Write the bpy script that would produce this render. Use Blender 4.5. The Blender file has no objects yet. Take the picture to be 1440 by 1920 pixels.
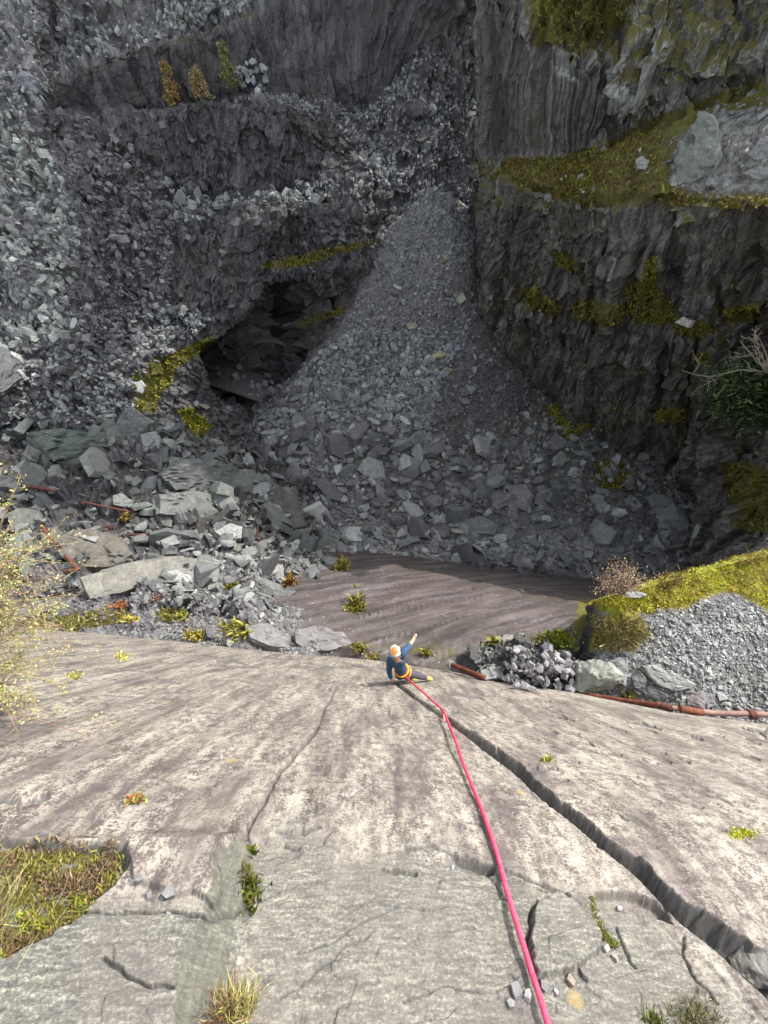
import bpy, bmesh, math, random
import numpy as np
from mathutils import Vector, Matrix, Quaternion
# ------------------------------------------------------------------ camera, sky, sun, exposure
sc = bpy.context.scene
C = sc.collection
R = math.radians
F = 693.0                       # focal length in photo pixels (ultra wide phone lens)
PITCH = 65.0
cam = bpy.data.objects.new('camera', bpy.data.cameras.new('camera'))
C.objects.link(cam)
cam.rotation_euler = (R(90 - PITCH), 0, 0)
cam.data.sensor_fit = 'VERTICAL'; cam.data.sensor_height = 36; cam.data.sensor_width = 27
cam.data.lens = F / 1920 * 36
cam.data.clip_start = 0.05; cam.data.clip_end = 800
sc.camera = cam
SUN_EL, SUN_AZ = 38.0, 44.0     # azimuth measured from +y (out over the pit) towards +x
wd = bpy.data.worlds.new('World'); sc.world = wd; wd.use_nodes = True
wn = wd.node_tree
for n in list(wn.nodes): wn.nodes.remove(n)
sky = wn.nodes.new('ShaderNodeTexSky'); sky.sky_type = 'NISHITA'; sky.sun_disc = False
sky.sun_elevation = R(SUN_EL); sky.sun_rotation = R(SUN_AZ)
sky.air_density = 1.0; sky.dust_density = 3.0; sky.ozone_density = 1.0
bg = wn.nodes.new('ShaderNodeBackground'); bg.inputs[1].default_value = 0.15
wo = wn.nodes.new('ShaderNodeOutputWorld')
hs = wn.nodes.new('ShaderNodeHueSaturation'); hs.inputs['Saturation'].default_value = .26     # thin high cloud
wn.links.new(sky.outputs[0], hs.inputs['Color']); wn.links.new(hs.outputs[0], bg.inputs[0]); wn.links.new(bg.outputs[0], wo.inputs[0])
sl = bpy.data.lights.new('sun', 'SUN'); sl.energy = 2.0; sl.angle = R(0.6); sl.color = (1.0, 0.94, 0.85)
so = bpy.data.objects.new('sun', sl); C.objects.link(so)
SD = Vector((math.cos(R(SUN_EL)) * math.sin(R(SUN_AZ)), math.cos(R(SUN_EL)) * math.cos(R(SUN_AZ)), math.sin(R(SUN_EL))))
so.rotation_euler = SD.to_track_quat('Z', 'Y').to_euler()
so.location = SD * 60
sc.view_settings.view_transform = 'Standard'; sc.view_settings.look = 'None'
sc.view_settings.exposure = 1.75; sc.view_settings.gamma = 1.0

rng = np.random.default_rng(7); random.seed(7)
# ------------------------------------------------------------------ projection
cp, sp = math.cos(R(PITCH)), math.sin(R(PITCH))
def rays(px, py):
    px = np.asarray(px, float); py = np.asarray(py, float)
    a = (px - 720) / F; b = (960 - py) / F
    return np.stack([a, cp + sp * b, -sp + cp * b], -1)
def atD(px, py, D): return rays(px, py) * np.asarray(D, float)[..., None]
def atY(px, py, Y):
    r = rays(px, py); return r * (Y / r[..., 1])[..., None]
def atZ(px, py, Z):
    r = rays(px, py); return r * (Z / r[..., 2])[..., None]
def project(P):
    d = P[..., 1] * cp - P[..., 2] * sp
    u = P[..., 1] * sp + P[..., 2] * cp
    d = np.where(np.abs(d) < 1e-6, 1e-6, d)
    return 720 + F * P[..., 0] / d, 960 - F * u / d, d
# ------------------------------------------------------------------ noise
def hsh(ix, iy, iz, s):
    with np.errstate(over='ignore'):
        h = (ix.astype(np.int64) * 374761393 + iy.astype(np.int64) * 668265263 + iz.astype(np.int64) * 1274126177 + s * 974634777) & 0xffffffff
        h = ((h ^ (h >> 13)) * 1274126177) & 0xffffffff
        h = ((h ^ (h >> 16)) * 2246822519) & 0xffffffff
        h = h ^ (h >> 15)
    return (h & 0xffffff) / float(0xffffff)
def vnoise(P, s=0):
    I = np.floor(P).astype(np.int64); f = P - I; f = f * f * (3 - 2 * f)
    o = 0
    for dx in (0, 1):
        for dy in (0, 1):
            for dz in (0, 1):
                w = (f[..., 0] if dx else 1 - f[..., 0]) * (f[..., 1] if dy else 1 - f[..., 1]) * (f[..., 2] if dz else 1 - f[..., 2])
                o = o + w * hsh(I[..., 0] + dx, I[..., 1] + dy, I[..., 2] + dz, s)
    return o * 2 - 1
def fbm(P, o=4, s=0, g=0.5):
    a, t, n = 1.0, 0, 0
    for i in range(o):
        t = t + a * vnoise(P * 2 ** i + 17.3 * i, s + i); n += a; a *= g
    return t / n
def facet(P, s=0, tilt=0.8):
    """tilted flat cells: fractured rock.  about -1..1"""
    I = np.floor(P).astype(np.int64)
    best = np.full(P.shape[:-1], 9e9); val = np.zeros(P.shape[:-1])
    zs = (-1, 0, 1) if np.ptp(P[..., 2]) > 0 else (0,)
    for dx in (-1, 0, 1):
        for dy in (-1, 0, 1):
            for dz in zs:
                c = (I[..., 0] + dx, I[..., 1] + dy, I[..., 2] + dz)
                fx = c[0] + hsh(*c, s); fy = c[1] + hsh(*c, s + 1); fz = c[2] + hsh(*c, s + 2)
                ex, ey, ez = P[..., 0] - fx, P[..., 1] - fy, P[..., 2] - fz
                if len(zs) == 1: ez = ez * 0
                d = ex * ex + ey * ey + ez * ez
                v = (hsh(*c, s + 3) * 2 - 1) + tilt * ((hsh(*c, s + 4) * 2 - 1) * ex + (hsh(*c, s + 5) * 2 - 1) * ey + (hsh(*c, s + 6) * 2 - 1) * ez)
                m = d < best
                val = np.where(m, v, val); best = np.where(m, d, best)
    return val
def sstep(a, b, x):
    t = np.clip((x - a) / (b - a), 0, 1); return t * t * (3 - 2 * t)
def inpoly(px, py, poly):
    r = np.zeros(np.shape(px), bool); n = len(poly)
    for i in range(n):
        x0, y0 = poly[i]; x1, y1 = poly[(i + 1) % n]
        if y0 == y1: continue
        c = ((py >= y0) != (py >= y1)) & (px < (x1 - x0) * (py - y0) / (y1 - y0) + x0)
        r ^= c
    return r
def pdist(px, py, line, closed=False):
    """distance to a polyline (photo px), and arc parameter 0..1"""
    best = np.full(np.shape(px), 1e9); par = np.zeros(np.shape(px)); side = np.zeros(np.shape(px))
    L = list(line) + ([line[0]] if closed else [])
    seg = [math.hypot(L[i + 1][0] - L[i][0], L[i + 1][1] - L[i][1]) for i in range(len(L) - 1)]
    tot = sum(seg); acc = 0
    for i in range(len(L) - 1):
        x0, y0 = L[i]; x1, y1 = L[i + 1]; dx, dy = x1 - x0, y1 - y0
        t = np.clip(((px - x0) * dx + (py - y0) * dy) / (dx * dx + dy * dy), 0, 1)
        d = np.hypot(px - x0 - t * dx, py - y0 - t * dy); m = d < best
        best = np.where(m, d, best); par = np.where(m, (acc + t * seg[i]) / tot, par)
        side = np.where(m, np.sign((px - x0) * dy - (py - y0) * dx), side); acc += seg[i]
    return best, par, side
def sdpoly(px, py, poly):
    d = pdist(px, py, poly, True)[0]
    return np.where(inpoly(px, py, poly), d, -d)
# ------------------------------------------------------------------ mesh building
def newmesh(name, V, faces, mat=None, smooth=False, attrs=None, uv=None):
    """faces: (n,k) int array, k = 3 or 4, or list of such arrays"""
    if not isinstance(faces, list): faces = [faces]
    faces = [np.asarray(f, np.int32) for f in faces if len(f)]
    me = bpy.data.meshes.new(name)
    V = np.asarray(V, np.float32)
    me.vertices.add(len(V)); me.vertices.foreach_set('co', V.ravel())
    idx = np.concatenate([f.ravel() for f in faces])
    cnt = np.concatenate([np.full(len(f), f.shape[1], np.int32) for f in faces])
    st = np.concatenate([[0], np.cumsum(cnt)[:-1]]).astype(np.int32)
    me.loops.add(len(idx)); me.loops.foreach_set('vertex_index', idx.astype(np.int32))
    me.polygons.add(len(cnt)); me.polygons.foreach_set('loop_start', st)
    me.polygons.foreach_set('use_smooth', np.full(len(cnt), smooth, bool))
    if uv is not None:
        l = me.uv_layers.new(name='UVMap'); l.data.foreach_set('uv', np.asarray(uv, np.float32)[idx].ravel())
    for k, a in (attrs or {}).items():
        a = np.asarray(a, np.float32)
        if a.ndim == 1:
            at = me.attributes.new(k, 'FLOAT', 'POINT'); at.data.foreach_set('value', a)
        else:
            at = me.attributes.new(k, 'FLOAT_COLOR', 'POINT')
            at.data.foreach_set('color', np.concatenate([a, np.ones((len(a), 1), np.float32)], 1).ravel())
    me.update(calc_edges=True); me.validate()
    if mat:
        for m in (mat if isinstance(mat, list) else [mat]): me.materials.append(m)
    return me
def link(name, me, parent=None, loc=(0, 0, 0)):
    o = bpy.data.objects.new(name, me); C.objects.link(o); o.location = loc
    if parent: o.parent = parent
    return o
def tag(o, label=None, cat=None, group=None, kind=None):
    if label: o['label'] = label
    if cat: o['category'] = cat
    if group: o['group'] = group
    if kind: o['kind'] = kind
    return o
def recenter(o):
    """move a mesh's origin to its base centre"""
    n = len(o.data.vertices); v = np.empty(n * 3, np.float32); o.data.vertices.foreach_get('co', v); v = v.reshape(-1, 3)
    c = np.array([(v[:, 0].min() + v[:, 0].max()) / 2, (v[:, 1].min() + v[:, 1].max()) / 2, v[:, 2].min()], np.float32)
    o.data.vertices.foreach_set('co', (v - c).ravel()); o.data.update(); o.location = [float(q) for q in c]
    return o
class MB:
    def __init__(s): s.V = []; s.T = []; s.Q = []; s.n = 0; s.A = []
    def add(s, V, T=None, Q=None, col=None):
        V = np.asarray(V, float).reshape(-1, 3)
        if T is not None and len(T): s.T.append(np.asarray(T, int) + s.n)
        if Q is not None and len(Q): s.Q.append(np.asarray(Q, int) + s.n)
        s.V.append(V); s.n += len(V)
        s.A.append(np.tile(np.asarray(col if col is not None else (1, 1, 1), float), (len(V), 1)) if col is None or np.ndim(col) == 1 else np.asarray(col))
    def tube(s, pts, rad, k=8, col=None, caps=True):
        pts = np.asarray(pts, float); n = len(pts)
        rad = np.broadcast_to(np.asarray(rad, float), (n,))
        tan = np.gradient(pts, axis=0); tan /= np.linalg.norm(tan, axis=1)[:, None] + 1e-12
        up = np.array([0, 0, 1.0]) if abs(tan[0][2]) < .9 else np.array([1.0, 0, 0])
        ang = np.arange(k) * 2 * math.pi / k; V = []
        for i in range(n):
            a = np.cross(tan[i], up); a /= np.linalg.norm(a) + 1e-12; b = np.cross(a, tan[i]); up = b
            V.append(pts[i] + rad[i] * (np.cos(ang)[:, None] * a + np.sin(ang)[:, None] * b))
        V = np.concatenate(V); q = []
        for i in range(n - 1):
            for j in range(k): q.append((i * k + j, i * k + (j + 1) % k, (i + 1) * k + (j + 1) % k, (i + 1) * k + j))
        t = []
        if caps:
            V = np.concatenate([V, pts[:1], pts[-1:]]); c0, c1 = n * k, n * k + 1
            for j in range(k): t.append((c0, (j + 1) % k, j)); t.append((c1, (n - 1) * k + j, (n - 1) * k + (j + 1) % k))
        s.add(V, t, q, col)
    def mesh(s, name, mat, smooth=False):
        return newmesh(name, np.concatenate(s.V), [np.concatenate(x) for x in (s.T, s.Q) if x], mat, smooth, {'tint': np.concatenate(s.A)})
# ------------------------------------------------------------------ materials
def mat_new(name):
    m = bpy.data.materials.new(name); m.use_nodes = True; nt = m.node_tree
    for n in list(nt.nodes): nt.nodes.remove(n)
    out = nt.nodes.new('ShaderNodeOutputMaterial'); b = nt.nodes.new('ShaderNodeBsdfPrincipled')
    nt.links.new(b.outputs[0], out.inputs[0])
    return m, nt, b
class NG:
    def __init__(s, nt): s.nt = nt
    def n(s, t, **k):
        x = s.nt.nodes.new('ShaderNode' + t)
        for a, v in k.items(): setattr(x, a, v)
        return x
    def l(s, a, b): s.nt.links.new(a, b)
    def val(s, sock, v):
        if isinstance(v, (int, float, tuple, list)): sock.default_value = v if not isinstance(v, (tuple, list)) or len(v) != 3 or sock.type != 'RGBA' else (*v, 1)
        else: s.l(v, sock)
    def mapping(s, vec, scale, rot=(0, 0, 0), loc=(0, 0, 0)):
        m = s.n('Mapping'); s.l(vec, m.inputs[0]); m.inputs['Scale'].default_value = scale; m.inputs['Rotation'].default_value = rot; m.inputs['Location'].default_value = loc
        return m.outputs[0]
    def noise(s, vec, scale, detail=4, rough=.55, dist=0):
        x = s.n('TexNoise'); s.l(vec, x.inputs['Vector']); x.inputs['Scale'].default_value = scale; x.inputs['Detail'].default_value = detail
        x.inputs['Roughness'].default_value = rough; x.inputs['Distortion'].default_value = dist
        return x.outputs['Fac']
    def voro(s, vec, scale, feature='F1', out='Distance', rnd=1):
        x = s.n('TexVoronoi', feature=feature); s.l(vec, x.inputs['Vector']); x.inputs['Scale'].default_value = scale; x.inputs['Randomness'].default_value = rnd
        return x.outputs[out]
    def ramp(s, fac, stops):
        r = s.n('ValToRGB'); s.l(fac, r.inputs[0]); e = r.color_ramp.elements
        while len(e) < len(stops): e.new(.5)
        for i, (p, c) in enumerate(stops):
            e[i].position = p; e[i].color = (c, c, c, 1) if isinstance(c, (int, float)) else (*c, 1)
        return r.outputs[0]
    def mix(s, fac, a, b, bt='MIX'):
        m = s.n('Mix', data_type='RGBA', blend_type=bt)
        s.val(m.inputs[0], fac); s.val(m.inputs[6], a); s.val(m.inputs[7], b); return m.outputs[2]
    def math(s, op, a, b=0.0, c=None):
        m = s.n('Math', operation=op); s.val(m.inputs[0], a); s.val(m.inputs[1], b)
        if c is not None: s.val(m.inputs[2], c)
        return m.outputs[0]
    def attr(s, name, out='Fac'):
        a = s.n('Attribute'); a.attribute_name = name; return a.outputs[out]
    def bump(s, h, strength, dist, nrm=None):
        b = s.n('Bump'); s.val(b.inputs['Height'], h); b.inputs['Strength'].default_value = strength; b.inputs['Distance'].default_value = dist
        if nrm is not None: s.l(nrm, b.inputs['Normal'])
        return b.outputs[0]
def slate_material(name, dark, mid, light, rib=(6, 0.8), moss_c=((.125, .125, .018), (.085, .058, .02)), rough=.62, fine=1.0, bumpd=.12, rot=0.0, dots=False):
    m, nt, b = mat_new(name); g = NG(nt)
    pos = g.n('NewGeometry').outputs['Position']; uv = g.n('TexCoord').outputs['UV']
    if rot: uv = g.mapping(uv, (1, 1, 1), (0, 0, rot))
    st = g.noise(g.mapping(uv, (rib[0], rib[1], 1)), 1.0, 6, .65, .4)
    st2 = g.noise(g.mapping(uv, (rib[0] * .25, rib[1] * .5, 1), loc=(3, 7, 1)), 1.0, 5, .6)
    sp_ = g.noise(pos, 7 * fine, 8, .72)
    big = g.noise(pos, .35, 4, .6)
    v = g.math('ADD', g.math('MULTIPLY', st, .5), g.math('ADD', g.math('MULTIPLY', sp_, .3), g.math('MULTIPLY', st2, .2)))
    col = g.ramp(v, [(.39, dark), (.49, mid), (.59, light), (.68, tuple(min(1, c * 2.2) for c in light))])
    col = g.mix(g.ramp(big, [(.35, 0.0), (.7, .55)]), col, (mid[0] * 1.25, mid[1] * 1.12, mid[2] * .85))
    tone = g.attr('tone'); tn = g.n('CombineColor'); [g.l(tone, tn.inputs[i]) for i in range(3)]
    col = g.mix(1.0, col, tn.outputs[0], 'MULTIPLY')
    if dots: col = g.mix(g.ramp(g.voro(pos, 3.4), [(.06, .8), (.09, 0.0)]), col, (.42, .40, .36))
    pale = g.attr('pale'); pn = g.noise(pos, 2.5 * fine, 8, .75)
    col = g.mix(g.math('MULTIPLY', pale, g.ramp(pn, [(.47, 0.0), (.56, 1.0)])), col, (.30, .33, .30))
    ms = g.attr('moss'); mn = g.noise(pos, 1.7, 8, .72); mc = g.noise(pos, 1.1, 6, .7)
    mf = g.ramp(g.math('ADD', ms, g.math('MULTIPLY', g.math('SUBTRACT', mn, .5), 1.5)), [(.38, 0.0), (.66, 1.0)])
    mcol = g.ramp(mc, [(.35, moss_c[1]), (.5, tuple((p + q) / 2 for p, q in zip(*moss_c))), (.62, moss_c[0]), (.75, (moss_c[0][0] * 1.6, moss_c[0][1] * 1.6, moss_c[0][2]))])
    mcol = g.mix(g.ramp(g.noise(pos, 14, 4, .7), [(.35, .55), (.65, 0.0)]), mcol, (.015, .014, .006))
    col = g.mix(mf, col, mcol)
    g.l(col, b.inputs['Base Color']); b.inputs['Roughness'].default_value = rough
    b.inputs['Specular IOR Level'].default_value = .35
    h = g.math('ADD', g.math('MULTIPLY', st, 1.0), g.math('MULTIPLY', sp_, .9))
    g.l(g.bump(h, .9, bumpd), b.inputs['Normal'])
    return m
M_back = slate_material('dark_slate_wall', (.017, .017, .019), (.054, .053, .060), (.135, .134, .142), (3.6, .45))
M_right = slate_material('ribbed_slate_cliff', (.017, .016, .0155), (.056, .053, .051), (.165, .157, .149), (4.5, .12))
M_floor = slate_material('scree_ground', (.042, .042, .045), (.10, .101, .106), (.20, .20, .205), (5, 5), fine=2.2)
M_purple = slate_material('purple_slate', (.024, .020, .021), (.056, .048, .050), (.125, .110, .110), (.30, 2.2), rough=.7, bumpd=.02, rot=.84, dots=True)
M_ledge = slate_material('gravel_ground', (.11, .112, .116), (.175, .178, .182), (.25, .253, .256), (9, 9), moss_c=((.38, .40, .018), (.26, .19, .04)), fine=5)
def rock_material(name, use_attr):
    m, nt, b = mat_new(name); g = NG(nt)
    if use_attr: tint = g.attr('tint', 'Color')
    else: tint = g.n('ObjectInfo').outputs['Color']
    pos = g.n('NewGeometry').outputs['Position']; tc = g.n('TexCoord').outputs['Object'] if not use_attr else pos
    a = g.noise(pos, 3.0, 8, .7); c = g.noise(g.mapping(pos, (1, 1, 5)), 4.0, 6, .65)
    v = g.ramp(g.math('ADD', g.math('MULTIPLY', a, .5), g.math('MULTIPLY', c, .5)), [(.32, .55), (.5, 1.0), (.66, 1.5)])
    col = g.mix(1.0, tint, v, 'MULTIPLY')
    li = g.ramp(g.noise(pos, 9, 6, .75), [(.58, 0.0), (.66, .55)])
    col = g.mix(li, col, g.mix(.5, tint, (.34, .36, .31)))
    g.l(col, b.inputs['Base Color']); b.inputs['Roughness'].default_value = .75; b.inputs['Specular IOR Level'].default_value = .22
    g.l(g.bump(g.math('ADD', g.math('MULTIPLY', c, .8), g.noise(pos, 22, 5, .7)), .5, .04), b.inputs['Normal'])
    return m
M_rock = rock_material('slate_block_scatter', True)
M_rocko = rock_material('slate_block', False)
def simple(name, col, rough=.7, var=.35, scale=20, metal=0, tintattr=False, spec=.3, trans=0, bump=0):
    m, nt, b = mat_new(name); g = NG(nt)
    pos = g.n('TexCoord').outputs['Object']
    f = g.ramp(g.noise(pos, scale, 5, .65), [(.3, 1 - var), (.7, 1 + var)])
    base = g.mix(1.0, (col[0], col[1], col[2]), f, 'MULTIPLY')
    if tintattr: base = g.mix(1.0, base, g.attr('tint', 'Color'), 'MULTIPLY')
    g.l(base, b.inputs['Base Color']); b.inputs['Roughness'].default_value = rough; b.inputs['Metallic'].default_value = metal
    b.inputs['Specular IOR Level'].default_value = spec
    if bump: g.l(g.bump(g.noise(pos, scale * 2, 5, .7), .7, bump), b.inputs['Normal'])
    return m
M_leaf = simple('leaves', (1, 1, 1), .55, .25, 3, tintattr=True)
M_bark = simple('twig_bark', (1, 1, 1), .8, .3, 30, tintattr=True)
M_rust = simple('rusty_iron', (.125, .044, .026), .8, .6, 9, spec=.2, bump=.01)
M_rustdark = simple('dark_rusty_iron', (.085, .033, .025), .85, .5, 9, spec=.2, bump=.01)
M_rustpale = simple('pale_pink_rusty_iron', (.20, .125, .105), .75, .35, 7, spec=.25, bump=.01)
# ------------------------------------------------------------------ patches of terrain
PATCH = {}
def normals_grid(P):
    du = np.gradient(P, axis=1); dv = np.gradient(P, axis=0)
    n = np.cross(du, dv); n /= np.linalg.norm(n, axis=-1)[..., None] + 1e-12
    s = np.sign(-(n * P).sum(-1)); s[s == 0] = 1      # face the open side (towards the viewer)
    if np.mean(s) < 0: n = -n
    return n
def catmull(A, t):
    n = len(A); i = np.clip(np.floor(t).astype(int), 0, n - 2); f = (t - i)
    f = f.reshape((-1,) + (1,) * (A.ndim - 1))
    p0, p1, p2, p3 = A[np.clip(i - 1, 0, n - 1)], A[i], A[i + 1], A[np.clip(i + 2, 0, n - 1)]
    return .5 * ((2 * p1) + (-p0 + p2) * f + (2 * p0 - 5 * p1 + 4 * p2 - p3) * f ** 2 + (-p0 + 3 * p1 - 3 * p2 + p3) * f ** 3)
def linear(A, t):
    n = len(A); i = np.clip(np.floor(t).astype(int), 0, n - 2); f = (t - i).reshape((-1,) + (1,) * (A.ndim - 1))
    return A[i] * (1 - f) + A[i + 1] * f
def pt(q):
    px, py, k, v = q
    if k == 'Y': return atY(px, py, v)
    if k == 'Z': return atZ(px, py, v)
    if k == 'W': return np.array([px, py, v], float)       # straight world point
    return atD(px, py, np.array(v))
def spans(lens, step):
    out = []
    for i, L in enumerate(lens):
        k = max(2, int(round(L / step))); out.append(i + np.arange(k) / k)
    out.append(np.array([len(lens)], float)); return np.concatenate(out)
def patch(name, rows, mat, step=3.0, disp=None, moss=None, tone=None, pale=None, smoothv=False, warp=0.25, smooth=False):
    G = np.array([[pt(q) for q in r] for r in rows])          # rows, cols, 3
    px, py, d = project(G)
    lu = np.hypot(np.diff(px, axis=1), np.diff(py, axis=1)).mean(0); lv = np.hypot(np.diff(px, axis=0), np.diff(py, axis=0)).mean(0 if 0 else 1)
    dv3 = np.linalg.norm(np.diff(G, axis=0), axis=-1).mean(1)
    lv = np.minimum(np.maximum(lv, 20 * dv3 * .15), 900); lu = np.minimum(lu, 400)
    tu = spans(lu, step); tv = spans(lv, step)
    A = catmull(np.swapaxes(G, 0, 1), tu); A = np.swapaxes(A, 0, 1)
    P = (catmull if smoothv else linear)(A, tv)
    if warp: P = P + warp * np.stack([fbm(P * .5, 3, 40), fbm(P * .5, 3, 50), fbm(P * .5, 3, 60)], -1) + .5 * warp * np.stack([fbm(P * 1.7, 3, 41), fbm(P * 1.7, 3, 51), fbm(P * 1.7, 3, 61)], -1)
    N = normals_grid(P)
    eu = np.concatenate([[0], np.cumsum(np.linalg.norm(np.diff(P, axis=1), axis=-1).mean(0))]); ev = np.concatenate([[0], np.cumsum(np.linalg.norm(np.diff(P, axis=0), axis=-1).mean(1))])
    U, V = np.meshgrid(eu, ev)
    ppx, ppy, dd = project(P)
    if disp is not None: P = P + N * disp(P, N, U, V, ppx, ppy)[..., None]
    N = normals_grid(P); ppx, ppy, dd = project(P)
    nv, nu = P.shape[:2]
    i = np.arange(nv * nu).reshape(nv, nu)
    q = np.stack([i[:-1, :-1], i[:-1, 1:], i[1:, 1:], i[1:, :-1]], -1).reshape(-1, 4)
    one = np.ones_like(ppx)
    at = {'moss': (moss(P, N, ppx, ppy) if moss else 0 * one).ravel(), 'tone': (tone(P, N, ppx, ppy) if tone else one).ravel(), 'pale': (pale(P, N, ppx, ppy) if pale else 0 * one).ravel()}
    me = newmesh(name, P.reshape(-1, 3), q, mat, smooth, at, np.stack([U, V], -1).reshape(-1, 2))
    o = link(name, me); tag(o, kind='structure')
    PATCH[name] = (P.reshape(-1, 3), N.reshape(-1, 3), ppx.ravel(), ppy.ravel(), dd.ravel())
    return o
def uvw(U, V, a, b): return np.stack([U / a, V / b, 0 * U], -1)

# ---- the near slab: 1/depth is close to linear in the picture, i.e. a steep plane that eases off under the camera
EDGE = np.array([(-300, 1150), (0, 1172), (200, 1190), (400, 1210), (560, 1226), (700, 1237), (860, 1262), (900, 1275), (1080, 1301), (1260, 1337), (1440, 1357), (1800, 1400), (2400, 1470)], float)
def edge(px): return np.interp(px, EDGE[:, 0], EDGE[:, 1])
def slabD(px, py):
    px = np.asarray(px, float); py = np.asarray(py, float)
    x = (py - 1500) / 60.0
    s = .143 + .00125 * (py - 1270) - .000075 * (px - 760) - .00065 * 60 * np.logaddexp(0, x)
    return 1 / np.maximum(s, .03)
HG = {}
def slabh(px, py):
    if not HG: return 0 * px
    i = np.clip(np.round((px - HG['px'][0]) / 2.0).astype(int), 0, len(HG['px']) - 1); e = HG['E'][i]
    j = np.clip(np.round((py - e) / (2120 - e) * (HG['n'] - 1)).astype(int), 0, HG['n'] - 1); return HG['h'][j, i]
def onslab(px, py, lift=0.0):
    px = np.asarray(px, float); py = np.asarray(py, float)
    P = atD(px, py, slabD(px, py)); e = 3.0
    a = atD(px + e, py, slabD(px + e, py)) - P; b = atD(px, py + e, slabD(px, py + e)) - P
    n = np.cross(a, b); n /= np.linalg.norm(n, axis=-1)[..., None]
    n = np.where((n * P).sum(-1)[..., None] > 0, -n, n); return P + n * np.asarray(lift + slabh(px, py))[..., None]
CRACK = [(1560, 1990), (1440, 1880), (1340, 1787), (1270, 1733), (1190, 1646), (1100, 1570), (1025, 1507), (960, 1447), (890, 1393), (830, 1347), (780, 1312), (740, 1283)]
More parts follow.
